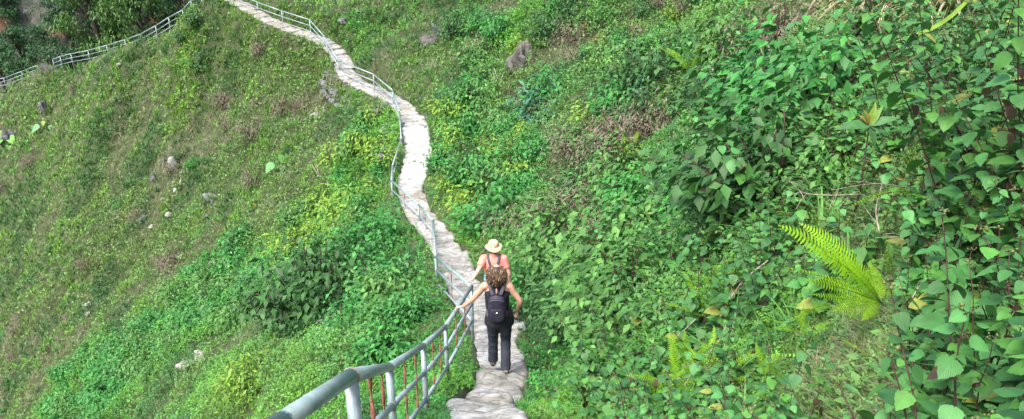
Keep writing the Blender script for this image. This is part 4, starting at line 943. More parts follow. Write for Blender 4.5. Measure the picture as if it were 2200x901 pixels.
# ------------------------------------------------------------------ rocks
def rock_geo(seed, size, sub=4, rough=.35, flat=.0):
    bm = bmesh.new(); bmesh.ops.create_icosphere(bm, subdivisions=sub, radius=1)
    V = np.array([v.co[:] for v in bm.verts]); T = np.array([[v.index for v in f.verts] for f in bm.faces]); bm.free()
    rs = np.random.default_rng(seed)
    for _ in range(7 + 4 * (sub > 3)):      # chop flat facets off
        n = rs.normal(size=3); n /= np.linalg.norm(n); d = rs.uniform(.55, .92); k = V @ n - d; V = V - np.where(k > 0, k, 0)[:, None] * n * .92
    q = V * 1.9 + seed * 3.1
    nz = fbm(q[:, 0] + q[:, 2] * .7, q[:, 1] - q[:, 2] * .6, 1.1, seed, 4); V = V * (1 + rough * .35 * nz)[:, None]
    return V * np.array(size), T
def rock(name, label, p, size, mat, seed, rz=0, group=None, sink=.3, sub=4, rough=1.3, tilt=(0, 0)):
    V, T = rock_geo(seed, size, sub, rough); o = link(name, mesh_np(name, V, None, T, mat, smooth=False))
    o.location = tuple(np.array(p, float) + [0, 0, size[2] * (1 - 2 * sink)]); o.rotation_euler = (tilt[0], tilt[1], rz)
    return tag(o, label, 'rock' if name != 'stone' else 'stone', group)
def onhit(u, v, lift=.1): return hit(u, v, lift)[0]
rock('rock', 'flat slanting grey rock at the right edge of the white stretch of path', at(940, 378, 27.2) - [0, 0, .42], (.62, .5, .24), M_rock, 4, .4, tilt=(0, -.5))
rock('boulder', 'low dark block of rock beside the path where the railing turns', at(800, 138, 41.2) - [0, 0, .35], (1.05, .55, .55), M_rockd, 9, .1)
rock('boulder', 'small light grey boulder right of the dark block beside the path', at(846, 174, 38.5) - [0, 0, .2], (.24, .22, .3), M_rockw, 12, .3)
rock('boulder', 'grey leaning rock between the dark block and the light boulder', at(826, 152, 39.6) - [0, 0, .25], (.35, .3, .45), M_rock, 14, .9)
rock('rock_outcrop', 'tall grey rock outcrop half overgrown below the dark bush at the upper middle', at(1124, 95, 32.0) - [0, 0, 1.0], (.55, .6, .95), M_rockd, 18, .5, tilt=(.2, .45), rough=1.8, sub=5)
rock('rock_outcrop', 'dark rock ledge under the tall grey outcrop', at(1112, 122, 31.2) - [0, 0, .75], (.5, .5, .6), M_rockd, 23, .1)
rock('boulder', 'brown rounded rock at the top right of the grey outcrop', at(1194, 38, 33.5) - [0, 0, .6], (.45, .4, .42), M_rockd, 24, .1)
rock('boulder', 'dark jagged rock below the bush at the top middle', at(925, 88, 39.5) - [0, 0, .6], (.7, .5, .65), M_rockd, 27, .2)
rock('boulder', 'grey pointed rock right of the dark jagged one', at(941, 74, 39.8) - [0, 0, .3], (.22, .3, .7), M_rock, 29, .2, tilt=(.1, -.3))
rock('rock', 'grey rock slab in the slope above the hat wearer', at(1045, 492, 20.2) - [0, 0, .35], (.55, .4, .22), M_rock, 31, .6, tilt=(.2, -.6))
rock('rock', 'small grey rock in the weeds at the centre of the right slope', at(1017, 216, 33) - [0, 0, .25], (.3, .25, .2), M_rock, 32)
0 and rock('rock', 'half-buried rock with roots beside the black-clad walker', at(1160, 650, 14.2) - [0, 0, .38], (.26, .26, .15), M_rock, 36, .3, tilt=(0, -.5))
rock('rock', 'rounded grey rock with moss near the far end of the green band', at(470, 412, 40.5) - [0, 0, .4], (.75, .5, .38), M_rock, 38, .3)
rock('rock', 'pale flat rock in the lower left above the handrail', onhit(400, 779, .28) + [0, 0, .12], (.30, .20, .10), M_rockw, 41, .2, sink=.1)
rock('rock', 'grey upright stone touching the pale flat rock', onhit(428, 766, .3) + [0, 0, .12], (.17, .15, .2), M_rockw, 43, .2, sink=.1)
rock('rock_outcrop', 'weathered grey outcrop under the bright taro at the left edge', onhit(18, 305, .2), (.7, .6, .9), M_rock, 45, .2, tilt=(0, .2))
rock('rock_outcrop', 'small stepped pale outcrop above the pale taro', onhit(95, 240, .2), (.35, .4, .7), M_rock, 46, .2)
rock('rock', 'dark rock in the gap between the two far railings', onhit(97, 150, .2), (.6, .5, .5), M_rockd, 48, .2)
DEB = [(330, 385, .3), (372, 360, .45), (395, 378, .3), (378, 412, .22), (352, 350, .25), (388, 395, .2)]
for k, (u, v, s) in enumerate(DEB): rock('stone', 'pale limestone shard in the debris patch in the middle of the far slope', onhit(u, v, .2) + [0, 0, .12], (s * .6, s * .5, s), M_rockw if k % 2 else M_rock, 50 + k, k, 'limestone shards of the debris patch', sub=3)
SC = [(310, 470, .3, 'pale stone in the upper left half of the far slope below the debris patch'), (325, 488, .2, 'small pale stone just right under a bigger one below the debris patch'), (362, 462, .22, 'pale pointed stone between the debris patch and the grey mossy rock'), (447, 466, .22, 'white stone right under the grey mossy rock'), (457, 568, .2, 'white stone at the upper rim of the green band'),
      (190, 655, .25, 'pale stone in the brown patch of the lower left slope'), (222, 525, .2, 'small pale stone above the brown patch of the lower left slope'), (188, 676, .2, 'little stone under another in the brown patch lower left'), (255, 140, .22, 'small white stone below the rib railing'), (208, 181, .2, 'white speck of stone on the upper left slope'),
      (680, 250, .3, 'grey stone in the slope left of the railing corner'), (690, 700, .2, 'pale stone left of the nearest railing posts among scrub'), (1083, 265, .2, 'white stone in the green right slope'), (1490, 560, .1, 'small pale stone in the weeds of the right bank'), (1035, 45, .25, 'dull stone at the top of the right slope'), (737, 48, .3, 'flat stone above the upper railing')]
for k, (u, v, s, lab) in enumerate(SC): rock('stone', lab, onhit(u, v, .15) + [0, 0, .1], (s, s * .8, s * .6), M_rockw if k % 3 else M_rock, 70 + k, k, 'loose stones scattered on the slopes', sub=3)
# rubble wall holding the path at the bend
def rubble(label, s0, s1, hgt, seed, n):
    b = Bag(); rs = random.Random(seed)
    for i in range(n):
        s = s0 + (s1 - s0) * rs.random(); p = path_at(s); q = path_at(s + .1); d = (q - p)[:2]; d /= np.linalg.norm(d); nr = np.array([-d[1], d[0]])
        k = rs.random(); hw = float(path_half(s, p[1])); sz = rs.uniform(.10, .24)
        V, T = rock_geo(seed * 50 + i, (sz, sz * rs.uniform(.6, 1), sz * rs.uniform(.5, .85)), 2, .6)
        e = math.sin(math.pi * (s - s0) / (s1 - s0)) ** .5
        c = np.array([p[0], p[1], 0]) + np.array([nr[0], nr[1], 0]) * (hw * .98 + k * .85) ; c[2] = p[2] - .04 - k * hgt * e * .8
        b.add(V + c, None, T)
    o = link('rubble_wall', b.mesh('rubble_wall', M_rock, False)); tag(o, label, 'wall')
def s_of(u, v, z):
    p = at(u, v, z); return PS[int(np.argmin(np.linalg.norm(PL[:, :2] - p[:2], axis=1)))]
rubble('loose rubble wall of grey and pale stones holding up the path at the railing corner', s_of(858, 232, 34.2), s_of(728, 150, 40.3), 1.15, 3, 240)
rubble('low heap of stones under the path edge above the white stretch', s_of(884, 330, 28.6), s_of(880, 262, 32), .5, 4, 60)

# ------------------------------------------------------------------ dead twigs
def twig(pts, rad, label, mat=None, side=6, seed=1):
    rs = random.Random(seed); pts = [np.array(p, float) for p in pts]; o3 = pts[0]; b = Bag(); P = smooth_poly(np.array(pts), 5); b.add(*tube(P - o3, np.linspace(rad, rad * .35, len(P)), 6))
    for k in range(side):
        i = rs.randint(2, len(P) - 2); d = P[i + 1] - P[i]; L = np.linalg.norm(P[-1] - P[0]) * rs.uniform(.15, .35); d /= np.linalg.norm(d); e = d + np.array([rs.uniform(-.8, .8), rs.uniform(-.4, .4), rs.uniform(-.6, .8)]); e /= np.linalg.norm(e)
        q = P[i] - o3; b.add(*tube([q, q + e * L * .5 + [0, 0, rs.uniform(-.01, .02)], q + e * L], [rad * .45, rad * .35, rad * .2], 5))
    o = link('dead_branch', b.mesh('dead_branch', mat or M_twig)); o.location = tuple(o3); return tag(o, label, 'dead branch')
twig([at(1850, 418, 4.5), at(1780, 420, 4.4), at(1725, 414, 4.35), at(1700, 392, 4.3)], .0045, 'pale forked dead branch lying level above the large fern', side=7)
twig([at(1960, 405, 4.6), at(1880, 395, 4.5), at(1790, 408, 4.4)], .003, 'thin dead twig crossing behind the forked dead branch', seed=3)
twig([at(2040, 500, 4.0), at(1960, 508, 3.95), at(1880, 511, 3.9)], .0035, 'straight grey twig pointing left at the right side of the large fern', seed=4)
twig([at(1560, 700, 5.6), at(1540, 740, 5.4), at(1500, 780, 5.2), at(1470, 830, 5.0)], .006, 'long slanting dead stick in the grass at the foot of the shrubs', seed=5, side=4)
twig([at(1495, 685, 6.2), at(1475, 705, 6.1), at(1455, 722, 6.0)], .005, 'short pale dead stick standing in the grass', seed=6, side=2)
twig([at(1890, 500, 4.3), at(1882, 450, 4.4), at(1895, 400, 4.5)], .0045, 'upright crooked dead stem behind the large fern', seed=7)
twig([at(1650, 560, 6.0), at(1600, 600, 5.9), at(1570, 640, 5.8)], .005, 'dead branch slanting through the middle of the bank', seed=8)
twig([at(1960, 640, 3.5), at(1990, 600, 3.6), at(2050, 575, 3.7)], .003, 'thin reddish twig over the brown gap right of the large fern', seed=9)
rs = random.Random(17)
DS = [(600, 235, 'pair of pale dead stalks on the far slope above the taro'), (690, 255, 'leaning pale stalks left of the railing corner'), (540, 300, 'thin upright dead stalk left of the taro'), (560, 90, 'tangle of pale dead twigs below the upper path'), (240, 190, 'thin pale stalk on the upper left slope'), (800, 260, 'straw stalks beside the rubble wall'), (700, 400, 'fine dead stalks right of the taro'), (270, 310, 'pale dead stalk left of the debris patch'), (1070, 190, 'tan dead stalks on the right slope above the brown patch'), (1300, 350, 'dry stalks in the brown scrub of the right slope')]
for k, (u, v, lab) in enumerate(DS):
    p, z = hit(u, v, .1); root = link('dead_stalks', None) if False else None
    b = Bag()
    for i in range(5):
        d = np.array([rs.uniform(-.5, .5), rs.uniform(-.3, .3), rs.uniform(.5, 1.1)]); b.add(*tube([[0, 0, -.05], d * .5 + [rs.uniform(-.05, .05), 0, 0], d * rs.uniform(.7, 1.1)], [.016, .012, .006], 5))
    o = link('dead_stalks', b.mesh('dead_stalks', M_twig)); o.location = tuple(p); tag(o, lab, 'dead stalks', 'dead stalks on the slopes')
# orange leaves
def leafspot(u, v, s, c, label, lift=.5):
    p, z = hit(u, v, lift); b = Bag(); rs = random.Random(int(u))
    for i in range(7):
        M = rotm(np.array([rs.uniform(0, 6.28)]), np.array([rs.uniform(-.9, .6)]))[0]; tv, _, tt = tmpl_rhomb(.5); b.add((tv * s) @ M.T + np.array([rs.uniform(-.1, .1), 0, rs.uniform(0, .2)]), None, tt, c)
    st = Bag(); root = empty('sprig', p); st.add(*tube([[0, 0, 0], [0.01, 0, lift * .5], [0, 0, lift]], .006, 5)); link('stem', st.mesh('stem', M_stem), root)
    o = link('leaves', b.mesh('leaves', M_leaf, False), root); o.location = (0, 0, lift - .1); tag(root, label, 'sprig')
leafspot(1260, 52, .17, (.45, .16, .04), 'sprig with orange leaves high on the right slope')
leafspot(1284, 80, .13, (.5, .12, .07), 'sprig with a few red-orange leaves just right below the orange one')
leafspot(545, 442, .16, (.35, .28, .03), 'yellow-leaved sprig on the far slope right of the mossy rock', .3)
leafspot(605, 385, .14, (.3, .26, .03), 'yellowish sprig below the taro', .3)
leafspot(1080, 262, .13, (.4, .3, .03), 'sprig with one yellow hanging leaf right of the lime bush', .5)

# ------------------------------------------------------------------ cliff and trees beyond the rib
def cliff():
    nu, nv = 260, 160; us_ = np.linspace(-700, 1000, nu); ts = np.linspace(0, 1, nv)
    V = np.zeros((nu, nv, 3))
    for i, u in enumerate(us_):
        base = at(u, 150, 108 + .012 * (u - 200)); out = np.array([base[0], base[1]]); out /= np.linalg.norm(out)
        H = 62; lean = 22
        for_ = ts
        V[i, :, 0] = base[0] + out[0] * lean * ts; V[i, :, 1] = base[1] + out[1] * lean * ts; V[i, :, 2] = -45 + H * ts
    a = V[..., 0].ravel(); h = V[..., 2].ravel()
    d = fbm(a, h * .7, 11, 60, 4) * 7 + fbm(a, h, 2.6, 64, 3) * 1.6; V[..., 1] -= d.reshape(nu, nv)
    top = V[:, -1:, :] + np.array([0, 60, 6]); V = np.concatenate([V, top], 1); nv += 1
    i, j = np.meshgrid(np.arange(nu - 1), np.arange(nv - 1), indexing='ij'); Q = np.stack([i * nv + j, (i + 1) * nv + j, (i + 1) * nv + j + 1, i * nv + j + 1], -1).reshape(-1, 4)
    m, nt = newmat('cliff_rock'); L = nt.links.new; out = N(nt, 'ShaderNodeOutputMaterial'); b = N(nt, 'ShaderNodeBsdfPrincipled'); L(b.outputs[0], out.inputs[0]); tc = N(nt, 'ShaderNodeTexCoord')
    n1 = N(nt, 'ShaderNodeTexNoise'); n1.inputs['Scale'].default_value = .35; n1.inputs['Detail'].default_value = 9; n1.inputs['Roughness'].default_value = .7; L(tc.outputs['Object'], n1.inputs['Vector'])
    r1 = N(nt, 'ShaderNodeValToRGB'); e = r1.color_ramp.elements; e[0].position = .36; e[0].color = (.02, .03, .018, 1); e[1].position = .72; e[1].color = (.17, .18, .18, 1); k = e.new(.5); k.color = (.045, .06, .035, 1); k = e.new(.6); k.color = (.11, .10, .09, 1); L(n1.outputs['Fac'], r1.inputs[0])
    n2 = N(nt, 'ShaderNodeTexNoise'); n2.inputs['Scale'].default_value = .16; n2.inputs['Detail'].default_value = 5; mp = N(nt, 'ShaderNodeMapping'); mp.inputs['Location'].default_value = (3.3, 1, 8); L(tc.outputs['Object'], mp.inputs[0]); L(mp.outputs[0], n2.inputs['Vector'])
    r2 = N(nt, 'ShaderNodeValToRGB'); r2.color_ramp.elements[0].position = .54; r2.color_ramp.elements[1].position = .6; L(n2.outputs['Fac'], r2.inputs[0])
    mx = N(nt, 'ShaderNodeMix', data_type='RGBA'); L(r2.outputs[0], mx.inputs[0]); L(r1.outputs[0], mx.inputs[6]); mx.inputs[7].default_value = (.13, .05, .03, 1); L(mx.outputs[2], b.inputs['Base Color']); b.inputs['Roughness'].default_value = .95
    bp = N(nt, 'ShaderNodeBump'); bp.inputs['Strength'].default_value = 1; bp.inputs['Distance'].default_value = .5; L(n1.outputs['Fac'], bp.inputs['Height']); L(bp.outputs[0], b.inputs['Normal'])
    o = link('cliff', mesh_np('cliff', V.reshape(-1, 3), Q, None, m, smooth=False)); tag(o, kind='structure')
cliff()
def make_tree(seed, c, c2, Hh=9, w=6, n=5200, leaf=.28, lw=.45, drop=.5):
    rs = np.random.default_rng(seed); root = empty('tree'); st = Bag(); lv = Bag()
    P = [np.array([0, 0, -1.5]), np.array([.1, 0, Hh * .3]), np.array([-.1, .1, Hh * .62]), np.array([0, 0, Hh * .9])]; P = smooth_poly(np.array(P), 4); st.add(*tube(P, np.linspace(.28, .05, len(P)), 8))
    cl = []
    for k in range(26):
        t = rs.uniform(.3, 1); az = rs.uniform(0, 6.283); rad = w * .5 * rs.uniform(.25, 1) * (1.15 - t * .7); q = np.array([math.cos(az) * rad, math.sin(az) * rad, Hh * (t * .9 + .08)]); cl.append((q, rs.uniform(.6, 1.25) * w / 6))
        b0 = np.array([np.interp(t * .75 * (len(P) - 1), range(len(P)), P[:, c_]) for c_ in range(3)]); st.add(*tube([b0, (b0 + q) / 2 + [0, 0, .3], q], [.09, .06, .02], 5))
    k = rs.integers(0, len(cl), n); cc = np.array([a for a, _ in cl]); rr = np.array([b for _, b in cl])
    d = rs.normal(size=(n, 3)); d /= np.linalg.norm(d, axis=1)[:, None]; pos = cc[k] + d * (rr[k] * rs.uniform(.3, 1.05, n))[:, None] * np.array([1, 1, .7]); 
    f = rs.random(n)[:, None]; shade = rs.uniform(.75, 1.25, len(cl))[k][:, None]; col = (np.array(c) * (1 - f) + np.array(c2) * f) * shade * rs.uniform(.75, 1.2, n)[:, None]
    tv, _, tt = tmpl_rhomb(lw); lv.inst(tv, None, tt, pos, rotm(rs.uniform(0, 6.283, n), rs.normal(-drop, .45, n), rs.normal(0, .4, n)), leaf * rs.uniform(.6, 1.3, n), col)
    link('trunk', st.mesh('trunk', M_bark), root); link('crown', lv.mesh('crown', M_leaf, False), root); return root
tl = [make_tree(1, (.050, .125, .028), (.095, .20, .042), drop=.8, lw=.3, leaf=.36), make_tree(2, (.046, .115, .028), (.09, .19, .04), w=7, drop=.8, lw=.3, leaf=.36)]
td = [make_tree(3, (.022, .075, .025), (.045, .125, .035), w=6.5), make_tree(4, (.020, .070, .022), (.040, .115, .032), w=7, Hh=8)]
for q in tl + td: tag(q, 'x', 'tree')
ut = set()
TR = [(tl, 215, 105, 78, 1.35, 'tall light green tree with drooping foliage behind the middle of the rib railing'), (tl, 305, 72, 76, 1.2, 'light green drooping tree right of the tall light green one'), (td, 160, 120, 82, 1.0, 'dark tree between the rock face and the tall light green tree'), (td, 258, 95, 84, .9, 'dark tree crown between the two light green trees'),
      (td, 60, 170, 88, .95, 'dark low tree behind the gap between the far railings'), (td, 10, 182, 90, 1.0, 'dark tree at the left edge below the rock face'), (td, 110, 150, 84, .75, 'small dark tree left of the rib railing end'), (td, 395, 55, 78, .9, 'dark tree behind the rib railing near the crest'), (tl, 350, 20, 96, 1.0, 'light green tree standing higher behind near the reddish rock'),
      (td, 30, 60, 112, 1.1, 'dark tree growing on the cliff at the top left corner'), (tl, 110, 40, 118, .9, 'light green tree up on the cliff left of the tall tree'), (td, 200, 20, 112, 1.2, 'dark tree on the cliff behind the tall light green tree'), (tl, 430, -10, 84, 1.0, 'light green tree just beyond the crest of the rib'), (td, 330, -10, 110, 1.3, 'dark tree high behind the reddish rock'), (td, -60, 190, 92, 1.1, 'dark tree outside the left edge'), (tl, -90, 100, 112, 1.1, 'light green tree outside the left edge')]
rs = random.Random(4)
for k, (pr, u, v, z, s, lab) in enumerate(TR):
    p = at(u, v, z); p[2] -= 3.0 * s
    place(pr[k % 2], ut, p, rs.uniform(0, 6), s, lab, 'trees beyond the rib')
# ------------------------------------------------------------------ people
from mathutils.bvhtree import BVHTree
def remeshed(bag, name, mat, voxel=.007, it=3, fac=.5):
    me = bag.mesh(name + '_raw', None); o = bpy.data.objects.new('tmp', me); COL.objects.link(o)
    m = o.modifiers.new('r', 'REMESH'); m.mode = 'VOXEL'; m.voxel_size = voxel; m.use_smooth_shade = True
    s = o.modifiers.new('s', 'SMOOTH'); s.iterations = it; s.factor = fac
    dg = bpy.context.evaluated_depsgraph_get(); out = bpy.data.meshes.new_from_object(o.evaluated_get(dg)); out.name = name
    bpy.data.objects.remove(o); bpy.data.meshes.remove(me)
    out.materials.clear(); out.materials.append(mat); out.polygons.foreach_set('use_smooth', np.ones(len(out.polygons), bool)); return out
def etube(path, rx, ry, seg=20, X=np.array([1., 0, 0])):
    """elliptic tube; rx across X, ry across the third direction"""
    P = np.asarray(path, float); n = len(P); T = np.gradient(P, axis=0); T /= np.linalg.norm(T, axis=1)[:, None]; V = []
    for i in range(n):
        x = X - T[i] * X.dot(T[i]); x /= np.linalg.norm(x); y = np.cross(T[i], x); a = np.arange(seg) * 2 * math.pi / seg
        V.append(P[i] + np.cos(a)[:, None] * x * rx[i] + np.sin(a)[:, None] * y * ry[i])
    V = np.concatenate(V + [P[:1], P[-1:]]); i, j = np.meshgrid(np.arange(n - 1), np.arange(seg), indexing='ij'); j2 = (j + 1) % seg
    Q = np.stack([i * seg + j, i * seg + j2, (i + 1) * seg + j2, (i + 1) * seg + j], -1).reshape(-1, 4)
    j = np.arange(seg); j2 = (j + 1) % seg; c0 = n * seg
    T_ = np.vstack([np.stack([np.full(seg, c0), j2, j], 1), np.stack([np.full(seg, c0 + 1), (n - 1) * seg + j, (n - 1) * seg + j2], 1)])
    return V, Q, T_
def ball(c, r, seg=14):
    c = np.array(c, float); r = np.broadcast_to(np.asarray(r, float), (3,)); t = np.linspace(-.5 * math.pi, .5 * math.pi, 9)
    V, Q, T = tube([[0, 0, math.sin(a)] for a in t], [max(math.cos(a), .02) for a in t], seg); return V * r + c, Q, T
def ik(S, H, l1, l2, pole):
    S = np.array(S); H = np.array(H); d = H - S; D = np.linalg.norm(d)
    if D > (l1 + l2) * .995: H = S + d / D * (l1 + l2) * .995; d = H - S; D = np.linalg.norm(d)
    a = (l1 * l1 - l2 * l2 + D * D) / (2 * D); h = math.sqrt(max(l1 * l1 - a * a, 0)); e = d / D; p = np.array(pole, float); p -= e * p.dot(e); p /= np.linalg.norm(p); return S + e * a + p * h, H
def unit(v): v = np.array(v, float); return v / np.linalg.norm(v)
def hand(bag, wrist, f, side, n, curl, s=1.0, spread=.0):
    """palm and five fingers: f = towards the fingers, side = towards the thumb, n = back of the hand; returns nothing"""
    f, side, n = unit(f), unit(side), unit(n)
    pc = wrist + f * .048 * s
    bag.add(*etube([wrist - f * .01 * s, wrist + f * .02 * s, wrist + f * .05 * s, wrist + f * .085 * s], [.026 * s, .034 * s, .040 * s, .036 * s], [.018 * s, .016 * s, .015 * s, .012 * s], 14, side))
    for k, (o, L) in enumerate(((.030, .070), (.010, .078), (-.010, .073), (-.029, .058))):
        p = wrist + f * .080 * s + side * o * s; pts = [p - f * .02 * s, p]; d = f.copy(); ang = 0
        for seg, (l, c) in enumerate(((.42, curl[0]), (.32, curl[1]), (.26, curl[2]))):
            ang += c * (1 + .07 * k); d = f * math.cos(ang) - n * math.sin(ang) + side * spread * (1.5 - k) * .06; p = p + unit(d) * L * l * s; pts.append(p)
        bag.add(*tube(smooth_poly(np.array(pts), 3), np.interp(np.linspace(0, 1, (len(pts) - 1) * 3 + 1), [0, .5, 1], [.0095 * s, .0088 * s, .0068 * s]), 10))
    b = wrist + f * .022 * s + side * .026 * s; t1 = b + (side * .7 + f * .65 - n * .25) * .032 * s; t2 = t1 + unit(side * .25 + f * .8 - n * (.3 + curl[0])) * .030 * s; t3 = t2 + unit(f * .7 - n * (.6 + curl[0])) * .024 * s
    bag.add(*tube(smooth_poly(np.array([b, t1, t2, t3]), 3), np.linspace(.0125, .0075, 10) * s, 10))
M_skin = solid_mat('skin', (.50, .27, .18), (.60, .34, .24), .5, 14, 4, .05, .001, spec=.35)
M_skin2 = solid_mat('fair_skin', (.58, .33, .25), (.68, .42, .32), .5, 14, 4, .05, .001, spec=.35)
M_black = solid_mat('black_jersey', (.010, .011, .016), (.020, .021, .028), .85, 20, 5, .4, .004)
M_denim = solid_mat('charcoal_trousers', (.019, .023, .033), (.040, .047, .064), .85, 9, 5, .8, .012)
M_pack = solid_mat('dark_navy_pack_cloth', (.014, .013, .024), (.034, .031, .050), .6, 14, 5, .5, .006)
M_strap = solid_mat('grey_webbing', (.06, .055, .075), (.09, .085, .11), .8, 30, 3, .2, .002)
M_coral = solid_mat('coral_cotton', (.78, .22, .17), (.85, .30, .24), .85, 9, 5, .5, .01)
M_orange = solid_mat('orange_cloth', (.75, .20, .05), (.8, .25, .08), .85, 12, 4, .3, .005)
M_hat = solid_mat('tan_hat_cloth', (.55, .39, .22), (.68, .50, .30), .9, 25, 4, .3, .003)
M_white = solid_mat('white_print', (.8, .8, .8), (.8, .8, .8), .6, 5, 1, 0)
M_shoe = solid_mat('taupe_shoe', (.14, .12, .095), (.28, .25, .21), .8, 20, 4, .4, .004)
M_sole = solid_mat('dark_sole', (.02, .02, .02), (.04, .04, .04), .7, 20, 2, 0)
M_blue = solid_mat('sky_blue_plastic', (.05, .45, .70), (.08, .5, .75), .35, 5, 1, 0)
M_bottle = solid_mat('clear_grey_plastic', (.25, .32, .38), (.3, .38, .42), .25, 5, 1, 0)
M_zip = solid_mat('grey_zip', (.12, .12, .14), (.16, .16, .18), .5, 20, 1, 0)
M_lip = solid_mat('lips', (.45, .14, .12), (.5, .17, .14), .5, 5, 1, 0)
M_eye = solid_mat('eyes', (.03, .02, .015), (.05, .03, .02), .2, 5, 1, 0)
M_gold = solid_mat('bracelet', (.25, .12, .06), (.45, .3, .2), .5, 60, 1, 0)
def hair_mat():
    m, nt = newmat('curly_brown_hair'); L = nt.links.new; out = N(nt, 'ShaderNodeOutputMaterial'); b = N(nt, 'ShaderNodeBsdfPrincipled'); L(b.outputs[0], out.inputs[0])
    a = N(nt, 'ShaderNodeAttribute', attribute_name='tint'); L(a.outputs['Color'], b.inputs['Base Color']); b.inputs['Roughness'].default_value = .45; return m
M_hair = hair_mat()
bvh_path = BVHTree.FromObject(bpy.data.objects['path'], bpy.context.evaluated_depsgraph_get())
def path_top(x, y):
    h = bvh_path.ray_cast(Vector((x, y, 20)), Vector((0, 0, -1)))[0]; return h.z if h else float(gh(x, y))

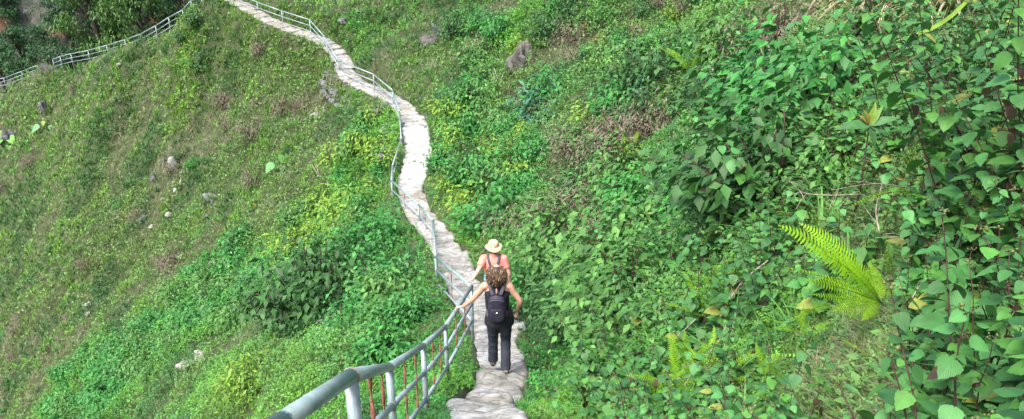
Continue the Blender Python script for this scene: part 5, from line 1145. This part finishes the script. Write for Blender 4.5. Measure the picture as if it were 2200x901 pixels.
def person(base, label, skin, trousers, hands, feet, lean=(0, 0), H=1.65):
    """base = point between the feet; local x right, y ahead, z up; returns root, local joint dictionary"""
    k = H / 1.65; root = empty('person', base); tag(root, label, 'person')
    lx, ly = lean
    sh = lambda z: np.array([lx * z / 1.4, ly * z / 1.4, 0])
    J = dict(hip=np.array([0, 0, .86]) * k, waist=np.array([0, 0, 1.0]) * k + sh(1.0), chest=np.array([0, 0, 1.2]) * k + sh(1.2), neck=np.array([0, 0, 1.40]) * k + sh(1.4), head=np.array([0, .02, 1.535]) * k + sh(1.5))
    J['ls'] = np.array([-.165, 0, 1.345]) * k + sh(1.35); J['rs'] = np.array([.165, 0, 1.345]) * k + sh(1.35)
    B = Bag()
    B.add(*etube([J['hip'] + [0, 0, -.10], J['hip'] + [0, 0, -.02], J['hip'] + [0, 0, .06], J['waist'], J['chest'] + [0, 0, -.06], J['chest'] + [0, 0, .04], J['neck'] + [0, 0, -.075], J['neck'] + [0, 0, -.03], J['neck'] + [0, 0, .0]],
                 np.array([.13, .168, .165, .130, .142, .158, .150, .10, .06]) * k, np.array([.09, .115, .11, .09, .10, .105, .085, .065, .055]) * k, 24))
    B.add(*tube([J['neck'] + [0, -.005, -.05], J['neck'] + [0, 0, .02], J['head'] + [0, -.015, -.05]], np.array([.062, .052, .052]) * k, 16))
    hc = J['head']
    B.add(*ball(hc + [0, 0, .015], np.array([.074, .094, .098]) * k, 20)); B.add(*ball(hc + [0, .025, -.05], np.array([.055, .062, .062]) * k, 16))   # skull, jaw
    B.add(*ball(hc + [0, .098, -.022], np.array([.013, .02, .016]) * k, 10)); B.add(*tube([hc + [0, .082, .02], hc + [0, .104, -.018]], [.008, .012], 8))      # nose
    for s in (-1, 1): B.add(*ball(hc + [s * .077, -.002, -.01], np.array([.008, .018, .03]) * k, 10))                                                   # ears
    foot_j = {}
    for s, (fx, fy, fz) in zip((-1, 1), feet):
        h = J['hip'] + [s * .085 * k, 0, -.02]; a = np.array([fx, fy, fz + .085 * k]); kn, a = ik(h, a, .41 * k, .40 * k, (0, 1, .1))
        B.add(*tube(smooth_poly(np.array([h + [0, 0, .05], h, (h + kn) / 2, kn, kn * .65 + a * .35, a]), 3), np.interp(np.linspace(0, 1, 16), [0, .2, .45, .6, .75, 1], np.array([.085, .085, .07, .052, .05, .034]) * k), 14))
        B.add(*tube([a, a + [s * .01, .06, -.05], a + [s * .015, .13, -.06]], [.036, .034, .022], 10)); foot_j[s] = (h, kn, a)
    for s, sj, hj in ((-1, 'ls', hands[0]), (1, 'rs', hands[1])):
        S_ = J[sj]; el, w = ik(S_, hj['wrist'], .275 * k, .245 * k, hj['pole']); J['el%d' % s] = el; J['w%d' % s] = w
        P = [S_ * .8 + J['neck'] * .2 + [0, 0, -.02], S_, S_ * .6 + el * .4, el, el * .62 + w * .38, w]
        B.add(*tube(smooth_poly(np.array(P), 4), np.interp(np.linspace(0, 1, 21), [0, .2, .4, .6, .72, 1], np.array([.050, .054, .043, .036, .037, .024]) * k), 14))
        hand(B, w, hj['f'], hj['side'], hj['n'], hj['curl'], 1.0 * k, hj.get('spread', 1))
    link('body', remeshed(B, 'body', skin, .0062, 3), root)
    for s in (-1, 1): link('eye', ballmesh(hc + [s * .03, .088, .012], (.012, .008, .007), M_eye), root)
    link('mouth', ballmesh(hc + [0, .086, -.055], (.022, .008, .007), M_lip), root)
    # trousers
    Tr = Bag(); Tr.add(*etube([J['hip'] + [0, 0, .10], J['hip'] + [0, 0, .02], J['hip'] + [0, 0, -.06], J['hip'] + [0, 0, -.12]], np.array([.155, .185, .185, .14]) * k, np.array([.115, .135, .135, .10]) * k, 22))
    rs = random.Random(9)
    for s in (-1, 1):
        h, kn, a = foot_j[s]; hem = a + [0, -.012, -.035]
        P = smooth_poly(np.array([h + [0, 0, .02], h * .5 + kn * .5, kn, kn * .5 + a * .5, hem]), 5); r_ = np.interp(np.linspace(0, 1, len(P)), [0, .25, .5, .75, 1], np.array([.100, .088, .073, .070, .072]) * k)
        r_ = r_ * (1 + .05 * np.array([math.sin(i * 2.1 + s) for i in range(len(P))])); Tr.add(*tube(P, r_, 16))
    link('trousers', remeshed(Tr, 'trousers', trousers, .009, 2), root)
    for s in (-1, 1):
        h, kn, a = foot_j[s]; b = Bag(); b.add(*etube([a + [0, -.075, -.05], a + [0, -.03, -.035], a + [0, .04, -.04], a + [0, .12, -.055], a + [0, .165, -.065]], [.030, .042, .046, .046, .028], [.036, .050, .042, .03, .018], 16))
        b.add(*tube([a + [0, -.01, -.05], a + [0, -.012, .02]], [.048, .045], 14)); sh_ = link('shoe', remeshed(b, 'shoe', M_shoe, .007, 2), root)
        b = Bag(); b.add(*etube([a + [0, -.085, -.075], a + [0, -.03, -.076], a + [0, .06, -.076], a + [0, .14, -.076], a + [0, .175, -.074]], [.026, .043, .048, .048, .024], [.012, .013, .013, .013, .010], 16)); link('sole', b.mesh('sole', M_sole), sh_)
    return root, J
def ballmesh(c, r, mat):
    b = Bag(); b.add(*ball(c, r)); return b.mesh('ball', mat)
def sheet_cap(b, *a): b.add(*a)
def rounded_pack(base, J, w, h, d, zc, label, mat, k=1.0, logo=True, y0=-.12):
    root = empty('backpack', base); tag(root, label, 'backpack'); c = np.array([J['chest'][0], J['chest'][1] + y0 - d * .5, zc])
    b = Bag(); n = 13; t = np.linspace(-1, 1, n)
    prof = (1 - np.abs(t) ** 4.5) ** .4; prof[0] = prof[-1] = .25
    b.add(*etube([c + [0, 0, h * .5 * q] for q in t], [w * .5 * p * (1.03 if q < 0 else .92 + .06 * (1 - q)) for p, q in zip(prof, t)], [d * .5 * p * (1.05 - .15 * q) for p, q in zip(prof, t)], 22))
    link('pack_body', remeshed(b, 'pack_body', mat, .008, 2), root)
    b = Bag(); cc = c + [0, -d * .33, -h * .17]; t = np.linspace(-1, 1, 9); pr = (1 - np.abs(t) ** 4) ** .45; pr[0] = pr[-1] = .2
    b.add(*etube([cc + [0, 0, h * .28 * q] for q in t], [w * .40 * p for p in pr], [d * .27 * p for p in pr], 18)); pk = link('front_pocket', remeshed(b, 'front_pocket', mat, .008, 2), root)
    z = Bag(); a = np.linspace(-2.9, -.25, 16); z.add(*tube([c + [math.cos(q) * w * .37, -d * .50 + .012 * abs(math.cos(q)), h * .30 - math.sin(q + math.pi) * 0 + h * .10 * -math.sin(q)] for q in a], .0035, 6)); link('zip', z.mesh('zip', M_zip), root)
    hl = Bag(); hl.add(*tube([c + [-.02, d * .1, h * .5 - .01], c + [-.018, 0, h * .5 + .025], c + [.018, 0, h * .5 + .025], c + [.02, d * .1, h * .5 - .01]], .006, 8)); link('top_handle', hl.mesh('top_handle', M_strap), root)
    if logo:
        V = np.array([[-.017, 0, -.010], [.017, 0, -.010], [.010, 0, .006], [.003, 0, .012], [-.006, 0, .008]]); V = np.vstack([V, V + [0, .004, 0]]) + cc + [0, -d * .27 - .008, h * .08 + .02]
        T = [[0, 1, 2], [0, 2, 3], [0, 3, 4]] + [[5, 7, 6], [5, 8, 7], [5, 9, 8]]; Q = [[i, i + 5, (i + 1) % 5 + 5, (i + 1) % 5] for i in range(5)]; link('emblem', mesh_np('emblem', V, Q, T, M_white, smooth=False), root)
    for s in (-1, 1):   # shoulder straps: over the shoulder and back under the arm
        b = Bag(); nk = J['neck']; P = smooth_poly(np.array([c + [s * w * .20, d * .45, h * .42], nk + [s * .085, -.085, -.035], nk + [s * .098, -.02, .018], nk + [s * .105, .06, -.035], J['chest'] + [s * .12, .118, 0], J['chest'] + [s * .14, .07, -.13], c + [s * w * .46, d * .35, -h * .36]]), 5)
        b.add(*etube(P, [.022 * k] * len(P), [.0065 * k] * len(P), 10)); link('strap', b.mesh('strap', M_strap), root)
    return root, c

# --- woman in black
bx = at(1074, 797, 11.3); bxx, byy = bx[0], bx[1] - .22
zf = path_top(bxx, byy); fl = (-.095, .24); fr = (.085, -.06)
zl, zr_ = path_top(bxx + fl[0], byy + fl[1]), path_top(bxx + fr[0], byy + fr[1])
base1 = np.array([bxx, byy, max(zl, zr_)]); 
P4, P5 = run[5][0], run[6][0]; rl = P4 * .77 + P5 * .23; rd = unit(P5 - P4); outw = unit(np.cross(rd, [0, 0, -1.]) ); outw = outw if outw[0] < 0 else -outw
upn = unit(np.cross(outw, rd)); upn = upn if upn[2] > 0 else -upn
wr = rl + upn * .058 - outw * .075 + rd * .02 - base1
h1 = [dict(wrist=wr, pole=(-.2, -.5, -1), f=outw * .95 - rd * .15 - upn * .15, side=rd * -1.0, n=upn, curl=(.35, .75, .75)),
      dict(wrist=np.array([.245, .10, .88]), pole=(1, -.7, -.1), f=(-.1, .25, -1), side=(-.15, 1, .2), n=(1, .1, 0), curl=(.45, .6, .4))]
h1[0]['side'] = rd
w1, J1 = person(base1, 'woman with curly brown hair, black tank top and charcoal trousers, left hand on the railing', M_skin, M_denim, h1, [(fl[0], fl[1], zl - base1[2]), (fr[0], fr[1], zr_ - base1[2])], lean=(-.03, -.01), H=1.61)
b = Bag(); hp, wa, ch, nk = J1['hip'], J1['waist'], J1['chest'], J1['neck']
b.add(*etube([hp + [0, 0, -.10], hp + [0, 0, -.06], hp + [0, 0, .04], wa, ch + [0, 0, -.06], ch + [0, 0, .03], nk + [0, 0, -.10], nk + [0, 0, -.055], nk + [0, -.005, -.02]], [.198, .200, .190, .150, .158, .168, .140, .108, .080], [.145, .15, .145, .115, .118, .122, .104, .088, .072], 26))
link('tank_top', remeshed(b, 'tank_top', M_black, .009, 2), w1)
V, Q, T = ball(nk + [.0, -.093, -.085], (.013, .012, .048), 12); link('back_opening', mesh_np('back_opening', V, Q, T, M_skin), w1)
# curly hair
def curly(head, seed=3):
    b = Bag(); rs = random.Random(seed); hc = head + np.array([0, -.015, .0])
    V, Q, T = ball(hc + [0, -.005, .0], (.090, .105, .105), 24); b.add(V, Q, T, (.05, .028, .016))
    for i in range(900):
        az = rs.uniform(0, 6.283); el = math.asin(rs.uniform(-.62, 1)); d = np.array([math.cos(az) * math.cos(el), math.sin(az) * math.cos(el), math.sin(el)])
        if d[1] > .62 and el < .5: continue      # face stays free
        R0 = np.array([.088, .100, .094]) * rs.uniform(.88, 1.0); p = hc + d * R0; fl_ = np.array([0, 0, -1.]) + d * .55; flow = fl_ - d * fl_.dot(d) * .7; flow = unit(flow); sd = unit(np.cross(flow, d) + 1e-6); L = rs.uniform(.06, .11); r = rs.uniform(.004, .008); ph = rs.uniform(0, 6.28)
        grow = 1 + .35 * max(0, -d[2] + .5)
        P = [p + flow * L * t + d * (.030 * t * grow + r * math.cos(ph + t * 9)) + sd * r * math.sin(ph + t * 9) for t in np.linspace(0, 1, 8)]
        m = rs.random(); c = np.array([.06, .034, .018]) if m < .45 else (np.array([.13, .075, .036]) if m < .82 else np.array([.30, .20, .10]))
        if d[2] < 0: c = c * .75
        b.add(*tube(P, np.array([.003, .0055, .006, .006, .006, .005, .004, .002]) * rs.uniform(.8, 1.2), 5), c=c * rs.uniform(.8, 1.2))
    return b
link('hair', curly(J1['head']).mesh('hair', M_hair), w1)
b = Bag(); w_ = J1['w-1']; e_ = J1['el-1']; d = unit(w_ - e_); q = w_ - d * .02; a_ = unit(np.cross(d, [0, 0, 1.])); b_ = np.cross(d, a_); b.add(*tube([q + (a_ * math.cos(t) + b_ * math.sin(t)) * .028 for t in np.linspace(0, 6.283, 17)], .004, 6)); link('bracelet', b.mesh('bracelet', M_gold), w1)
b = Bag(); w_ = J1['w1']; e_ = J1['el1']; d = unit(w_ - e_); q = w_ - d * .015; b.add(*tube([q - d * .009, q + d * .009], [.0285, .0285], 14)); b.add(*ball(q + [.0, -.027, 0], (.015, .006, .015))); link('wristwatch', b.mesh('wristwatch', M_zip), w1)
rounded_pack(base1, J1, .245, .40, .13, 1.075, 'small dark navy backpack with a white emblem, worn by the nearer woman', M_pack, y0=-.115)

# --- woman with the hat
bx = at(1066, 712, 13.9); bxx, byy = bx[0], bx[1]
fl = (-.09, .12); fr = (.09, -.02); zl, zr_ = path_top(bxx + fl[0], byy + fl[1]), path_top(bxx + fr[0], byy + fr[1]); base2 = np.array([bxx, byy, max(zl, zr_)])
P5, PC = run[6][0], run[7][0]; rl = P5 * .93 + PC * .07; rd = unit(PC - P5); outw = unit(np.cross(rd, [0, 0, -1.])); outw = outw if outw[0] < 0 else -outw; upn = unit(np.cross(outw, rd)); upn = upn if upn[2] > 0 else -upn
wr = rl + upn * .058 - outw * .07 - base2
h2 = [dict(wrist=wr, pole=(-.3, -.4, -1), f=outw * .95 - rd * .2 - upn * .15, side=rd, n=upn, curl=(.35, .75, .75)),
      dict(wrist=np.array([.245, .04, .84]), pole=(.6, -1, 0), f=(-.05, .15, -1), side=(-.1, 1, .1), n=(1, .05, 0), curl=(.35, .45, .35))]
w2, J2 = person(base2, 'woman in a coral T-shirt and tan sun hat walking ahead, left hand on the railing', M_skin2, M_denim, h2, [(fl[0], fl[1], zl - base2[2]), (fr[0], fr[1], zr_ - base2[2])], lean=(-.03, 0), H=1.63)
b = Bag(); hp, wa, ch, nk = J2['hip'], J2['waist'], J2['chest'], J2['neck']
b.add(*etube([hp + [0, 0, -.04], hp + [0, 0, .02], wa, ch + [0, 0, -.06], ch + [0, 0, .04], nk + [0, 0, -.07], nk + [0, 0, -.015], nk + [0, 0, .02]], [.192, .188, .162, .166, .178, .165, .105, .066], [.142, .14, .122, .124, .126, .104, .08, .062], 26))
for s in (-1, 1):
    S_ = J2['ls' if s < 0 else 'rs']; el = J2['el%d' % s]; b.add(*tube(smooth_poly(np.array([S_ * .75 + nk * .25 + [0, 0, -.02], S_, S_ * .62 + el * .38, S_ * .38 + el * .62]), 3), [.062, .066, .070, .070, .068, .066, .064, .062, .062, .062], 14))
link('t_shirt', remeshed(b, 't_shirt', M_coral, .009, 2), w2)
V, Q, T = tube([nk + [0, -.01, .0], nk + [0, -.008, .03]], [.07, .062], 18, False); link('collar', mesh_np('collar', V, Q, T, M_coral), w2)
# sun hat (worn: a thing of its own)
hc = J2['head']; hroot = empty('sun_hat', base2); tag(hroot, 'tan wide-brimmed sun hat with a small white tag, on the farther woman', 'sun hat')
def ringsurf(prof, c, seg=36, wob=0., tiltx=0.):
    V = []; 
    for r, z in prof:
        for j in range(seg):
            a = j * 6.283 / seg; V.append([math.cos(a) * r, math.sin(a) * r, z + wob * (r > .12) * math.sin(2 * a + .7) * (r - .1) * 2])
    V = np.array(V); ct, st = math.cos(tiltx), math.sin(tiltx); V = np.stack([V[:, 0], V[:, 1] * ct - V[:, 2] * st, V[:, 1] * st + V[:, 2] * ct], 1) + c
    n = len(prof); i, j = np.meshgrid(np.arange(n - 1), np.arange(seg), indexing='ij'); j2 = (j + 1) % seg; return V, np.stack([i * seg + j, i * seg + j2, (i + 1) * seg + j2, (i + 1) * seg + j], -1).reshape(-1, 4)
hcc = hc + [0, -.01, .045]
V, Q = ringsurf([(.001, .088), (.045, .086), (.068, .078), (.080, .060), (.086, .03), (.089, -.002), (.085, -.003), (.08, .03), (.07, .06), (.001, .07)], hcc, tiltx=.12); link('hat_crown', mesh_np('hat_crown', V, Q, None, M_hat), hroot)
V, Q = ringsurf([(.087, .002), (.100, -.004), (.122, -.014), (.142, -.030), (.143, -.034), (.122, -.019), (.100, -.009), (.087, -.003)], hcc, wob=.25, tiltx=.12); link('hat_brim', mesh_np('hat_brim', V, Q, None, M_hat), hroot)
V, Q = ringsurf([(.0905, .004), (.0905, .026), (.088, .028)], hcc, tiltx=.12); link('hat_band', mesh_np('hat_band', V, Q, None, solid_mat('tan_band', (.36, .22, .11), (.42, .27, .14), .9, 20, 2, 0)), hroot)
c = hcc + [.0, -.093, .004]; V = np.array([[-.016, -.002, -.005], [.016, -.002, -.005], [.016, 0, .008], [-.016, 0, .008]]) + c; V = np.vstack([V, V + [0, .004, 0]]); link('hat_tag', mesh_np('hat_tag', V, [[0, 1, 2, 3], [7, 6, 5, 4], [0, 4, 5, 1], [1, 5, 6, 2], [2, 6, 7, 3], [3, 7, 4, 0]], None, M_white, smooth=False), hroot)
b = Bag(); rs = random.Random(2)
for i in range(80):
    a = rs.uniform(3.4, 6.0); p = hc + [math.cos(a) * .07, math.sin(a) * .08, rs.uniform(-.02, .03)]; b.add(*tube([p, p + [0, -.008, -.03], p + [0, .004, -.06]], [.006, .006, .003], 5), c=(.10, .06, .035))
link('hair', b.mesh('hair', M_hair), w2)
b = Bag(); w_ = J2['w1']; e_ = J2['el1']; d = unit(w_ - e_); q = w_ - d * .015; b.add(*tube([q - d * .012, q + d * .012], [.029, .029], 14)); link('wristwatch', b.mesh('wristwatch', M_white), w2)
pr_, pc = rounded_pack(base2, J2, .25, .40, .13, 1.06, 'black backpack with a bottle in its side pocket, worn by the woman in coral', M_black, logo=False, y0=-.12)
b = Bag(); b.add(*ball(pc + [-.125, 0, -.14], (.04, .045, .075))); link('side_pocket', b.mesh('side_pocket', M_orange), pr_)
br = empty('water_bottle', base2); tag(br, 'clear water bottle with a sky-blue cap in the side pocket of the black backpack', 'bottle'); q = pc + [-.135, 0, -.12]
b = Bag(); b.add(*tube([q, q + [0, 0, .10], q + [0, 0, .125], q + [0, 0, .14]], [.032, .032, .028, .016], 16)); link('bottle_body', b.mesh('bottle_body', M_bottle), br)
b = Bag(); b.add(*tube([q + [0, 0, .138], q + [0, 0, .17]], [.026, .026], 16)); link('cap', b.mesh('cap', M_blue), br)
# ------------------------------------------------------------------ light
world = bpy.data.worlds.new('World'); scene.world = world; world.use_nodes = True
wn = world.node_tree; wn.nodes.clear()
wo = wn.nodes.new('ShaderNodeOutputWorld'); bg = wn.nodes.new('ShaderNodeBackground'); sky = wn.nodes.new('ShaderNodeTexSky')
sky.sky_type = 'NISHITA'; sky.sun_disc = False
EL, AZ = R(58), R(-140)      # the sun stands high, behind and to the left of the walkers
sky.sun_elevation = EL; sky.sun_rotation = AZ
sky.air_density = 1.0; sky.dust_density = 4.0; sky.ozone_density = 1.0
bg.inputs['Strength'].default_value = .15
wn.links.new(sky.outputs[0], bg.inputs[0]); wn.links.new(bg.outputs[0], wo.inputs[0])
sl = bpy.data.lights.new('sun', 'SUN'); so = bpy.data.objects.new('sun', sl); COL.objects.link(so)
sl.energy = 1.35; sl.angle = R(22); sl.color = (1, .985, .95)
sd = Vector((math.sin(AZ) * math.cos(EL), math.cos(AZ) * math.cos(EL), math.sin(EL)))
so.rotation_euler = sd.to_track_quat('Z', 'Y').to_euler()
scene.view_settings.view_transform = 'Standard'; scene.view_settings.look = 'None'
scene.view_settings.exposure = 1.68; scene.view_settings.gamma = 1.0; scene.view_settings.use_curve_mapping = False
scene.cycles.max_bounces = 5; scene.cycles.diffuse_bounces = 3; scene.cycles.transmission_bounces = 4; scene.cycles.transparent_max_bounces = 4; scene.cycles.glossy_bounces = 2
scene.cycles.use_adaptive_sampling = True
